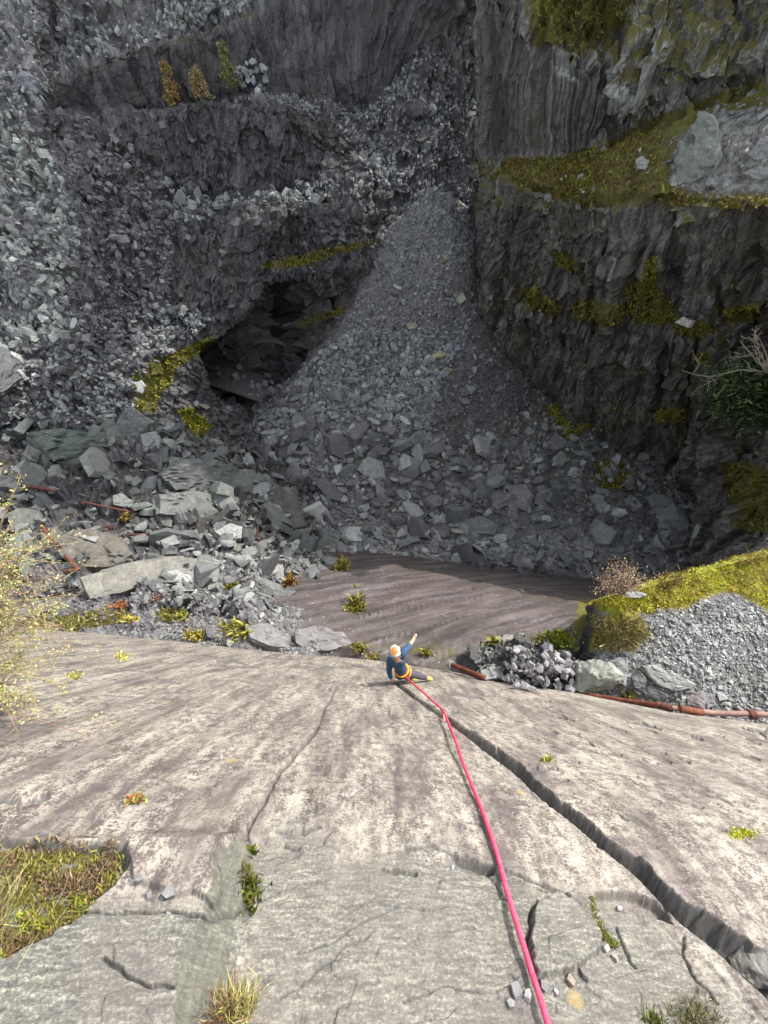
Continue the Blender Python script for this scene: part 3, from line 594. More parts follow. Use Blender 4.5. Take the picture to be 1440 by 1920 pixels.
# ---- upper right: mossy bench and the buttress above it
kk = [[(880, 325, 'Y', 27.5), (890, 290, 'Y', 30), (898, 150, 'Y', 30.8), (902, 60, 'Y', 31), (905, -30, 'Y', 31.6), (910, -170, 'Y', 33)],
      [(905, 335, 'Y', 25.6), (925, 292, 'Y', 27), (925, 150, 'Y', 27.5), (922, 60, 'Y', 28), (922, -30, 'Y', 28.4), (930, -170, 'Y', 30)],
      [(920, 340, 'Y', 24.6), (948, 293, 'Y', 25), (955, 150, 'Y', 25.4), (972, 62, 'Y', 25.8), (985, -20, 'Y', 29), (985, -170, 'Y', 31)],
      [(1035, 374, 'Y', 21.0), (1040, 290, 'Y', 24.2), (1045, 170, 'Y', 24.6), (1050, 90, 'Y', 24.9), (1060, -20, 'Y', 28.4), (1060, -170, 'Y', 30.5)],
      [(1115, 387, 'Y', 19.0), (1125, 265, 'Y', 23.2), (1140, 190, 'Y', 23.5), (1160, 120, 'Y', 24.2), (1170, -10, 'Y', 27.2), (1170, -170, 'Y', 29.5)],
      [(1235, 376, 'Y', 17.1), (1230, 212, 'Y', 22.6), (1245, 150, 'Y', 22.9), (1260, 90, 'Y', 23.8), (1280, 0, 'Y', 26), (1290, -170, 'Y', 28.5)],
      [(1340, 387, 'Y', 15.9), (1335, 190, 'Y', 21.3), (1350, 130, 'Y', 21.8), (1370, 80, 'Y', 22.8), (1390, 10, 'Y', 25), (1400, -170, 'Y', 27.5)],
      [(1455, 398, 'Y', 14.6), (1450, 140, 'Y', 20.3), (1470, 95, 'Y', 20.9), (1485, 50, 'Y', 21.8), (1500, 0, 'Y', 24), (1520, -170, 'Y', 26.5)],
      [(1660, 470, 'Y', 11.4), (1650, 150, 'Y', 17.8), (1670, 100, 'Y', 18.6), (1685, 50, 'Y', 19.6), (1700, 0, 'Y', 21.5), (1720, -170, 'Y', 24)]]
for c in kk:
    p = pt(c[-1]); c.append((p[0] * 1.02, p[1] + .8, 'W', p[2] + (13.0 if p[0] < 9 else 6.0))); c.append((p[0] * 1.2, p[1] + 12, 'W', p[2] + 15))  # unseen rim above the frame, left columns raised to stop sun leaking in
rowsK = [[c[i] for c in kk] for i in range(len(kk[0]))]
FACEK = [(900, 290), (905, -200), (960, -200), (972, 70), (1050, 95), (1135, 190), (1160, 240), (1060, 290), (940, 292)]
GRAVK = [(1235, 350), (1260, 260), (1330, 200), (1460, 130), (1700, 100), (1700, 420), (1440, 370), (1330, 372)]
def dispK(P, N, U, V, px, py):
    f = sstep(-15, 10, sdpoly(px, py, FACEK)); be = sstep(-10, 30, sdpoly(px, py, [(905, 335), (948, 290), (1130, 262), (1440, 140), (1700, 140), (1700, 480), (1340, 385), (1120, 387), (1030, 374)]))
    rib = .34 * facet(uvw(U, V, 1.6, 16), 401, .4) + .15 * facet(uvw(U, V, .5, 10), 411, .4) + .06 * facet(uvw(U, V, .2, 6), 421, .4)
    rough = .75 * facet(uvw(U + .3 * V, V, 2.2, 3.2), 431, .5) + .36 * facet(uvw(U, V, .8, 2.2), 441, .5) + .15 * facet(uvw(U, V, .35, 1.1), 451, .5)
    soft = .35 * fbm(P * .6, 4, 460) + .12 * fbm(P * 2.4, 3, 461)
    return rib * f + (1 - f) * (rough * (1 - be) + soft * be)
def mossK(P, N, px, py):
    be = sdpoly(px, py, [(915, 338), (950, 296), (1060, 292), (1130, 268), (1235, 215), (1440, 140), (1440, 200), (1330, 215), (1270, 260), (1255, 340), (1330, 375), (1440, 385), (1440, 400), (1330, 392), (1120, 390), (1030, 378)])
    top = sdpoly(px, py, [(985, 60), (1000, -40), (1150, -40), (1190, 40), (1110, 90), (1130, 140), (1060, 90), (1000, 85)])
    m = np.maximum(be, top); up = sstep(.2, .8, N[..., 2]); f = sstep(-15, 10, sdpoly(px, py, FACEK)); gr = sstep(0, 25, sdpoly(px, py, GRAVK))
    return np.maximum(sstep(-14, 14, m) * .9, (.25 + .45 * up) * (1 - f) * (1 - gr))
def paleK(P, N, px, py):
    f = sstep(-15, 10, sdpoly(px, py, FACEK)); wh = np.full(np.shape(px), -99.)
    for q in [[(1146, 175), (1152, 140), (1172, 128), (1186, 160), (1190, 215), (1170, 220), (1154, 205)], [(1210, 240), (1225, 215), (1245, 205), (1260, 225), (1240, 240)], [(1325, 125), (1345, 92), (1364, 100), (1360, 140), (1338, 180), (1322, 170)], [(980, 55), (990, 50), (1000, 95), (985, 90)], [(1180, 50), (1205, 15), (1225, 45), (1200, 75)], [(1035, 120), (1070, 130), (1085, 155), (1045, 140)]]: wh = np.maximum(wh, sdpoly(px, py, q))
    return sstep(-8, 6, wh) * 1.0 + (1 - sstep(-8, 6, wh)) * (1 - f) * .55 * (1 - sstep(-10, 20, sdpoly(px, py, [(915, 338), (1060, 292), (1235, 215), (1235, 370), (1030, 378)])))
def toneK(P, N, px, py):
    return 1 + .4 * sstep(10, -15, sdpoly(px, py, FACEK)) + .25 * sstep(-15, 10, sdpoly(px, py, FACEK)) * sstep(930, 960, px) + .3 * sstep(0, 25, sdpoly(px, py, GRAVK))
patch('upper_cliff', rowsK, M_right, 2.6, dispK, mossK, toneK, paleK, warp=.3)

# ---- the purple slab below, and the ledges at the foot of the near slab
rowsP = [[(600, 1030, 'Z', -22.2), (720, 1034, 'Z', -22.2), (900, 1056, 'Z', -22.2), (1125, 1085, 'Z', -22.2), (1250, 1090, 'Z', -22)],
         [(470, 1185, 'Z', -11.3), (640, 1212, 'Z', -11), (880, 1262, 'Z', -8.8), (1110, 1262, 'Z', -8.3), (1240, 1262, 'Z', -8)],
         [(470, 1225, 'Z', -11.3), (640, 1245, 'Z', -11), (880, 1290, 'Z', -8.6), (1110, 1300, 'Z', -8.1), (1240, 1300, 'Z', -8)]]
def dispP(P, N, U, V, px, py): return .10 * fbm(P * .5, 3, 500) + .08 * facet(uvw(U * .67 - V * .74, U * .74 + V * .67, 12, 1.1), 501, .3) + .03 * fbm(P * 2.5, 4, 505)
def mossP(P, N, px, py):
    m = np.maximum(sdpoly(px, py, [(1010, 1200), (1050, 1182), (1080, 1200), (1070, 1220), (1020, 1222)]), sdpoly(px, py, [(1075, 1180), (1085, 1130), (1105, 1120), (1105, 1170), (1090, 1200)]))
    return np.maximum(sstep(-12, 10, m) * .95, .36 * sstep(1150, 1215, py))
patch('lower_slab', rowsP, M_purple, 2.6, dispP, mossP, lambda P, N, px, py: 1 + .25 * fbm(P * .4, 3, 510), lambda P, N, px, py: .10 * sstep(1130, 1200, py) * sstep(1000, 700, px), warp=.06, smooth=True)
def sle(px, dy=8, dd=.12): e = float(edge(px)); return (px, e + dy, 'D', float(slabD(px, e)) + dd)
rowsG = [[(1075, 1311, 'Z', -8.0), (1100, 1314, 'Z', -7.6), (1260, 1350, 'Z', -7.1), (1440, 1372, 'Z', -6.8), (1640, 1392, 'Z', -6.6), (2050, 1440, 'Z', -6.5)],
         [(1072, 1268, 'Z', -8.0), (1110, 1270, 'Z', -7.4), (1262, 1290, 'Z', -6.95), (1440, 1290, 'Z', -6.75), (1640, 1300, 'Z', -6.6), (2050, 1320, 'Z', -6.5)],
         [(1078, 1235, 'Z', -8.1), (1140, 1200, 'Z', -7.35), (1270, 1200, 'Z', -6.9), (1440, 1180, 'Z', -6.75), (1640, 1170, 'Z', -6.6), (2050, 1170, 'Z', -6.5)],
         [(1098, 1150, 'Z', -8.1), (1122, 1127, 'Z', -7.1), (1240, 1092, 'Z', -6.9), (1440, 1040, 'Z', -6.85), (1640, 1010, 'Z', -6.7), (2050, 990, 'Z', -6.6)],
         [(1108, 1128, 'Z', -8.6), (1130, 1122, 'Z', -7.9), (1248, 1086, 'Z', -7.9), (1445, 1038, 'Z', -8), (1645, 1010, 'Z', -8), (2055, 990, 'Z', -8)],
         [(1115, 1135, 'Z', -13), (1140, 1130, 'Z', -13), (1260, 1095, 'Z', -13), (1450, 1050, 'Z', -13), (1650, 1020, 'Z', -13), (2060, 1000, 'Z', -13)]]
MOSSG = [(1100, 1128), (1180, 1108), (1230, 1078), (1290, 1033), (1460, 1013), (1700, 990), (1700, 1165), (1440, 1142), (1385, 1112), (1340, 1108), (1290, 1135), (1215, 1150), (1190, 1140), (1215, 1190), (1180, 1225), (1110, 1215), (1150, 1150)]
def mossG(P, N, px, py): return sstep(-22, 12, sdpoly(px, py, MOSSG)) * .95
def dispG(P, N, U, V, px, py):
    return .05 * fbm(P * 2, 4, 520) + .014 * facet(P / .07, 525) + .09 * sstep(-10, 20, sdpoly(px, py, MOSSG)) * (.6 + .9 * fbm(P * 3.5, 4, 530)) + .10 * facet(uvw(U, V, .5, .9), 535) * sstep(1118, 1100, px)
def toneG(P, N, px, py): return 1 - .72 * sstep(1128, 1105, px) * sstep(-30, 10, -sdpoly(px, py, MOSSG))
patch('gravel_slope', rowsG, M_ledge, 2.6, dispG, mossG, toneG, warp=.03)
rowsH = [[sle(860), sle(900), sle(985), sle(1085)],
         [(870, 1248, 'Z', -9.0), (895, 1250, 'Z', -8.2), (985, 1240, 'Z', -7.65), (1085, 1250, 'Z', -7.75)],
         [(885, 1220, 'Z', -9.3), (905, 1212, 'Z', -8.5), (990, 1200, 'Z', -8.0), (1085, 1212, 'Z', -8.2)],
         [(890, 1225, 'Z', -11), (910, 1218, 'Z', -10.5), (995, 1206, 'Z', -10.2), (1085, 1216, 'Z', -10.4)]]
patch('rubble_ledge', rowsH, M_ledge, 2.6, lambda P, N, U, V, px, py: .12 * facet(P / .3, 540) + .05 * facet(P / .12, 541), None, lambda P, N, px, py: .5 + 0 * px, warp=.03)

# ------------------------------------------------------------------ where a pixel meets the terrain
CELL = 4; ox, oy = -300, -200; W_, H_ = 520, 600
zb = np.full((H_, W_), 1e9); zi = np.full((H_, W_), -1, int)
names = list(PATCH); AP = np.concatenate([PATCH[n][0] for n in names]); AN = np.concatenate([PATCH[n][1] for n in names])
AX = np.concatenate([PATCH[n][2] for n in names]); AY = np.concatenate([PATCH[n][3] for n in names]); AD = np.concatenate([PATCH[n][4] for n in names])
ok = (AD > .1) & (AX > ox) & (AX < ox + CELL * W_) & (AY > oy) & (AY < oy + CELL * H_)
ci = np.where(ok, ((AY - oy) / CELL).astype(int) * W_ + ((AX - ox) / CELL).astype(int), -1)
order = np.argsort(-AD)          # far first, near overwrite
o2 = order[ci[order] >= 0]; zi.ravel()[ci[o2]] = o2
def hit(px, py):
    j = int((py - oy) / CELL); i = int((px - ox) / CELL)
    for r in range(0, 6):
        c = [zi[a, b] for a in range(max(0, j - r), min(H_, j + r + 1)) for b in range(max(0, i - r), min(W_, i + r + 1)) if zi[a, b] >= 0]
        if c:
            k = min(c, key=lambda q: (AX[q] - px) ** 2 + (AY[q] - py) ** 2 + (AD[q] - min(AD[x] for x in c)) ** 2)
            p = rays(px, py) * AD[k]; return p, AN[k].copy(), float(AD[k])
    return rays(px, py) * 20.0, np.array([0, 0, 1.0]), 20.0
vis_tol = .6
def visible(P, X, Y, D):
    i = np.clip(((X - ox) / CELL).astype(int), 0, W_ - 1); j = np.clip(((Y - oy) / CELL).astype(int), 0, H_ - 1)
    k = zi[j, i]; return (k >= 0) & (D < AD[k] + vis_tol + .02 * D) & (X > 0) & (X < 1440) & (Y > 0) & (Y < 1920)
# ------------------------------------------------------------------ slate blocks
def hull(points):
    bm = bmesh.new()
    for p in points: bm.verts.new(p)
    r = bmesh.ops.convex_hull(bm, input=bm.verts)
    bmesh.ops.delete(bm, geom=[v for v in bm.verts if not v.link_faces], context='VERTS')
    bmesh.ops.triangulate(bm, faces=bm.faces)
    bm.verts.index_update()
    V = np.array([v.co[:] for v in bm.verts]); T = np.array([[v.index for v in f.verts] for f in bm.faces]); bm.free()
    return V, T
def make_template(r, flat):
    k = r.integers(5, 8); a = np.sort(r.uniform(0, 2 * math.pi, k)) ; a = np.linspace(0, 2 * math.pi, k, endpoint=False) + r.uniform(-.45, .45, k)
    rad = r.uniform(.62, 1.0, k); asp = r.uniform(.42, .9); pts = []
    tx, ty = r.normal(0, .35, 2)
    for i in range(k):
        x, y = rad[i] * math.cos(a[i]), asp * rad[i] * math.sin(a[i])
        s = r.uniform(.7, 1.0)
        pts.append((x, y, flat * (-1 + .3 * r.uniform(-1, 1)))); pts.append((x * s + flat * tx, y * s + flat * ty, flat * (1 + .35 * r.uniform(-1, 1) + tx * x)))
    return hull(pts)
tr = np.random.default_rng(3)
TPL = [make_template(tr, f) for f in (.10, .13, .16, .2, .24, .28, .34, .42, .09, .15, .2, .26, .18, .3, .12, .38)]
def frames(N, tilt, r):
    N = N + tilt * r.normal(0, 1, N.shape); N /= np.linalg.norm(N, axis=1)[:, None]
    T = r.normal(0, 1, N.shape); T -= N * (T * N).sum(1)[:, None]; T /= np.linalg.norm(T, axis=1)[:, None]
    B = np.cross(N, T); return np.stack([T, B, N], 1)       # rows = axes
REC = []
FLAT = [0, 1, 2, 8, 9, 12, 14, 3]
def scatter(pname, poly, n, size, sig, cols, tilt=.35, region='', cap=60, sink=.2, flat=False):
    P, N, X, Y, D = PATCH[pname]
    m = inpoly(X, Y, poly)
    if pname == 'quarry_terraces' and region != 'wall ledges': m &= walls_mask(X, Y) < 4
    idx = np.nonzero(m)[0]
    if not len(idx): print('empty zone', pname, region); return
    r = rng; pick = idx[r.integers(0, len(idx), n)]
    szpx = np.minimum(size(X[pick], Y[pick]) * np.exp(r.normal(0, sig, n)), cap)
    s = szpx * D[pick] / F * .5
    A = frames(N[pick].copy(), tilt, r)
    c = np.array(cols)[r.integers(0, len(cols), n)] * np.exp(r.normal(0, .15, n))[:, None]
    REC.append(dict(p=P[pick] + r.normal(0, .03, (n, 3)) * D[pick][:, None] / 20 + N[pick] * (s * (.28 - sink))[:, None], A=A, s=s, c=c, px=szpx, k=(np.array(FLAT)[r.integers(0, len(FLAT), n)] if flat else r.integers(0, len(TPL), n)), X=X[pick], Y=Y[pick], D=D[pick], reg=np.array([region] * n)))
PALE = [(.20, .222, .205), (.245, .262, .245), (.15, .165, .156), (.285, .302, .275)]
GREY = [(0.144, 0.154, 0.156), (0.18, 0.19, 0.187), (0.108, 0.113, 0.12), (0.228, 0.238, 0.228)]
DARK = [(0.084, 0.084, 0.092), (0.12, 0.12, 0.127), (0.156, 0.154, 0.156), (0.102, 0.096, 0.104)]
CONE = [(0.162, 0.162, 0.19), (0.132, 0.136, 0.146), (0.204, 0.204, 0.218), (0.156, 0.168, 0.156)]
LIT = [(.14, .144, .147), (.18, .184, .184), (.11, .11, .115), (.155, .162, .152), (.095, .088, .092)]
MIDL = [(0.09, 0.096, 0.096), (0.114, 0.122, 0.12), (0.066, 0.07, 0.072), (0.144, 0.152, 0.146), (0.102, 0.11, 0.102)]  # mid-left blocks: grey darkened to stand in for shade
cst = lambda v: (lambda X, Y: np.full(np.shape(X), float(v)))
scatter('quarry_terraces', [(-200, 800), (-200, -160), (470, -160), (470, 15), (250, 92), (110, 140), (60, 230), (120, 330), (150, 450), (130, 560), (150, 640), (60, 650), (-20, 790)], 6500, lambda X, Y: 8 + 7 * np.clip(Y / 700, 0, 1), .42, PALE, .45, 'left', 42)
scatter('quarry_terraces', [(60, 230), (130, 200), (240, 260), (300, 330), (330, 430), (320, 520), (300, 600), (270, 700), (150, 640), (130, 560), (150, 450), (120, 330)], 2000, cst(10), .42, DARK, .5, 'dark', 40)
scatter('quarry_terraces', [(-100, 800), (60, 650), (150, 640), (300, 560), (410, 600), (280, 690), (250, 770), (200, 790)], 1700, cst(9.5), .42, GREY, .3, 'lower left', 40)
scatter('quarry_terraces', [(300, 430), (300, 330), (370, 360), (520, 360), (640, 300), (740, 280), (740, 350), (600, 380), (420, 400)], 800, cst(9), .5, GREY, .5, 'bench', 40)
scatter('quarry_terraces', [(420, 190), (520, 170), (700, 200), (760, 120), (870, 40), (930, 20), (940, 380), (740, 400), (700, 300), (600, 235), (500, 190)], 3400, cst(6), .42, GREY + CONE, .4, 'gully', 32)
scatter('quarry_terraces', [(280, 230), (620, 230), (720, 420), (560, 640), (300, 640)], 260, cst(6), .5, DARK, .5, 'wall ledges', 26)
scatter('quarry_terraces', [(-200, 1140), (-100, 800), (150, 780), (300, 790), (470, 850), (640, 1000), (620, 1080), (540, 1150), (300, 1120), (180, 1100), (60, 1150)], 1700, cst(19), .65, MIDL, .34, 'mid left', 95, .1, True)
scatter('quarry_terraces', [(190, 1080), (330, 1000), (520, 1010), (640, 1060), (540, 1130), (440, 1150), (300, 1160), (200, 1120)], 900, cst(13), .55, LIT, .38, 'mid left', 62, .1, True)
scatter('quarry_terraces', [(395, 690), (480, 680), (520, 750), (420, 778)], 170, cst(11), .5, DARK, .5, 'wall ledges', 34)
scatter('pit_floor', [(400, 690), (560, 680), (560, 760), (420, 790)], 420, cst(11), .5, DARK, .5, 'wall ledges', 34)
scatter('pit_floor', [(750, 380), (812, 345), (880, 400), (890, 540), (860, 640), (650, 640), (640, 560), (700, 460)], 4200, cst(5.2), .4, CONE, .25, 'cone', 26)
scatter('pit_floor', [(650, 620), (870, 620), (830, 720), (800, 830), (480, 830), (430, 780), (560, 700)], 4200, lambda X, Y: 7 + 6 * np.clip((Y - 620) / 220, 0, 1), .45, GREY + CONE, .35, 'cone', 42)
scatter('pit_floor', [(870, 560), (940, 560), (960, 690), (1040, 760), (1040, 860), (800, 860), (830, 720)], 2200, cst(4.6), .55, DARK + CONE, .2, 'fine cone', 34)
scatter('pit_floor', [(430, 780), (800, 820), (1300, 840), (1330, 1100), (480, 1100), (400, 900)], 2800, cst(15), .65, GREY + DARK, .36, 'floor', 75, .1, True)
scatter('pit_floor', [(1000, 760), (1300, 840), (1300, 960), (900, 960), (850, 850)], 1200, cst(9), .5, GREY + [(.11, .11, .07)], .3, 'floor', 40)
scatter('pit_floor', [(600, 1000), (1120, 1030), (1120, 1110), (600, 1060)], 900, cst(9), .5, GREY, .35, 'floor', 40)
scatter('upper_cliff', GRAVK, 700, cst(8), .6, GREY, .35, 'upper right', 50)
scatter('upper_cliff', [(930, 330), (1060, 300), (1230, 240), (1230, 370), (1040, 372)], 30, cst(10), .4, PALE, .3, 'upper right', 40)
NB = {k: np.concatenate([q[k] for q in REC]) for k in REC[0]}
vv = visible(NB['p'], NB['X'], NB['Y'], NB['D'])
rank = np.argsort(-(NB['px'] * vv))
NIND = 285; ind = rank[:NIND]; rest = rank[NIND:]
def merge_rocks(sel, name):
    mb = MB()
    for k in range(len(TPL)):
        s = sel[NB['k'][sel] == k]
        if not len(s): continue
        V, T = TPL[k]; n = len(s); sc3 = NB['s'][s][:, None, None]
        VV = (np.einsum('vi,nij->nvj', V, NB['A'][s]) * sc3 + NB['p'][s][:, None]).reshape(-1, 3)
        TT = (T[None] + (np.arange(n) * len(V))[:, None, None]).reshape(-1, 3)
        mb.add(VV, TT, None, np.repeat(NB['c'][s], len(V), 0))
    return link(name, mb.mesh(name, M_rock))
tag(merge_rocks(rest, 'slate_rubble'), 'countless small angular slate stones covering the scree slopes and quarry floor', 'rubble', kind='stuff')
TME = [newmesh('slate_block', V, T, M_rocko) for V, T in TPL]
def block(me, p, A, s, col, label, group=None, name='slate_block', scale=(1, 1, 1)):
    o = link(name, me)
    M = Matrix([[float(A[j][i]) for j in range(3)] for i in range(3)])
    o.matrix_world = Matrix.Translation(Vector([float(q) for q in p])) @ M.to_4x4() @ Matrix.Diagonal((s * scale[0], s * scale[1], s * scale[2], 1))
    o.color = (*[float(q) for q in col], 1)
    return tag(o, label, 'rock', group)
REGL = {'left': 'pale angular slate block on the steep left-hand scree slope', 'dark': 'dark slate block among broken rock between the left scree and walls', 'lower left': 'grey slate block on the slope below the left scree',
        'bench': 'grey slate block on the rubble bench across the dark back wall', 'gully': 'dark slate block in the rubble of the gully above the scree cone', 'wall ledges': 'small dark slate block on a ledge of the back wall',
        'mid left': 'grey slate slab in the jumble of blocks beyond the left of the slab', 'cone': 'grey slate block on the scree cone', 'fine cone': 'slate block on the fine gravel side of the scree cone',
        'floor': 'dark grey slate block lying on the quarry floor', 'upper right': 'slate block on the gravel and moss bench up on the right'}
for i in ind:
    rg = str(NB['reg'][i])
    block(TME[int(NB['k'][i])], NB['p'][i], NB['A'][i], float(NB['s'][i]), NB['c'][i], REGL[rg], 'loose slate blocks, ' + rg)

# ------------------------------------------------------------------ gravel on the sunny ledge, stones in the pile
REC.clear()
scatter('gravel_slope', [(1085, 1320), (1110, 1215), (1210, 1190), (1230, 1140), (1290, 1138), (1345, 1112), (1385, 1116), (1440, 1146), (1640, 1170), (1640, 1400)], 12000, cst(4.8), .4, [tuple(q * 1.45 for q in c) for c in LIT[:4]], .15, 'gravel', 16, .25)
scatter('gravel_slope', [(1210, 1190), (1290, 1140), (1440, 1150), (1640, 1180), (1640, 1400), (1250, 1340)], 110, cst(11), .3, [tuple(q * 1.35 for q in c) for c in LIT[:2]], .2, 'gravel', 26, .1)
scatter('rubble_ledge', [(870, 1300), (880, 1215), (1080, 1200), (1085, 1320)], 500, cst(9), .4, LIT, .4, 'gravel', 20)
scatter('quarry_terraces', [(0, 1180), (100, 1110), (250, 1060), (420, 1090), (560, 1130), (690, 1190), (700, 1245), (420, 1215)], 5200, cst(6), .5, LIT, .3, 'gravel', 24)
NB = {k: np.concatenate([q[k] for q in REC]) for k in REC[0]}
tag(merge_rocks(np.arange(len(NB['s'])), 'slate_gravel'), 'fine pale grey slate chippings covering the sunlit ledges', 'gravel', kind='stuff')

def base_n(n, up=.5, view=.0, p=None):
    n = n + np.array([0, 0, up]); 
    if view: n = n - view * p / np.linalg.norm(p)
    return n / np.linalg.norm(n)
def outline_rock(poly, thick, label, col, group=None, up=.3, view=.8, lift=.25, rough=.05, round_=0.0, name='slate_block', at_=None, mat=None, tilt=(0, 0)):
    """a slab of slate with its own outline, thickness and broken edges, lying on the terrain at that place"""
    poly = np.array(poly, float); c = poly.mean(0)
    p, n, D = hit(*(at_ or c))
    n = base_n(n, up, view, p) + np.array([tilt[0], 0, tilt[1]]); n /= np.linalg.norm(n)
    size = D / F * (np.ptp(poly[:, 0]) + np.ptp(poly[:, 1])) / 2; th = thick * size
    p = p * (1 - lift * th / np.linalg.norm(p)) if at_ is None else p
    r = rays(poly[:, 0], poly[:, 1]); t = (p @ n) / (r @ n); t = np.clip(t, .6 * D, 1.5 * D); top = r * t[:, None]
    rr = np.random.default_rng(int(c[0] * 7 + c[1]))
    k = len(top); cen = top.mean(0)
    bot = cen + (top - cen) * rr.uniform(.92, 1.06, (k, 1)) - n * th * rr.uniform(.85, 1.15, (k, 1))
    mid = cen + (top - cen) * rr.uniform(1.0, 1.05, (k, 1)) - n * th * .5
    bm = bmesh.new(); vt = [bm.verts.new(q) for q in top]; vm = [bm.verts.new(q) for q in mid]; vb = [bm.verts.new(q) for q in bot]
    ct = bm.verts.new(cen + n * th * (.06 + .5 * round_)); cb = bm.verts.new(cen - n * th)
    for i in range(k):
        j = (i + 1) % k
        bm.faces.new((vt[i], vt[j], ct)); bm.faces.new((vb[j], vb[i], cb)); bm.faces.new((vt[j], vt[i], vm[i], vm[j])); bm.faces.new((vm[j], vm[i], vb[i], vb[j]))
    bmesh.ops.recalc_face_normals(bm, faces=bm.faces)
    for _ in range(3): bmesh.ops.subdivide_edges(bm, edges=bm.edges[:], cuts=1, use_grid_fill=True)
    if round_: bmesh.ops.smooth_vert(bm, verts=bm.verts, factor=.5, use_axis_x=True, use_axis_y=True, use_axis_z=True)
    V = np.array([v.co[:] for v in bm.verts]); 
    q = (V - cen) / size
    h = rough * size * (fbm(q * 3.5 + c[0], 3, 700) * 1.1 + .5 * facet(q * np.array([5, 5, 9.]) + c[1], 701))
    bm.normal_update(); NV = np.array([v.normal[:] for v in bm.verts]); V = V + NV * h[:, None]
    for v, co in zip(bm.verts, V): v.co = co
    me = bpy.data.meshes.new(name); bm.to_mesh(me); bm.free(); me.materials.append(mat or M_rocko)
    o = link(name, me); o.color = (*col, 1); recenter(o); return tag(o, label, 'rock', group)
G1, G2, G3, GL, GN = (.085, .09, .09), (.12, .127, .124), (.165, .173, .168), (.11, .114, .114), (.075, .092, .08)
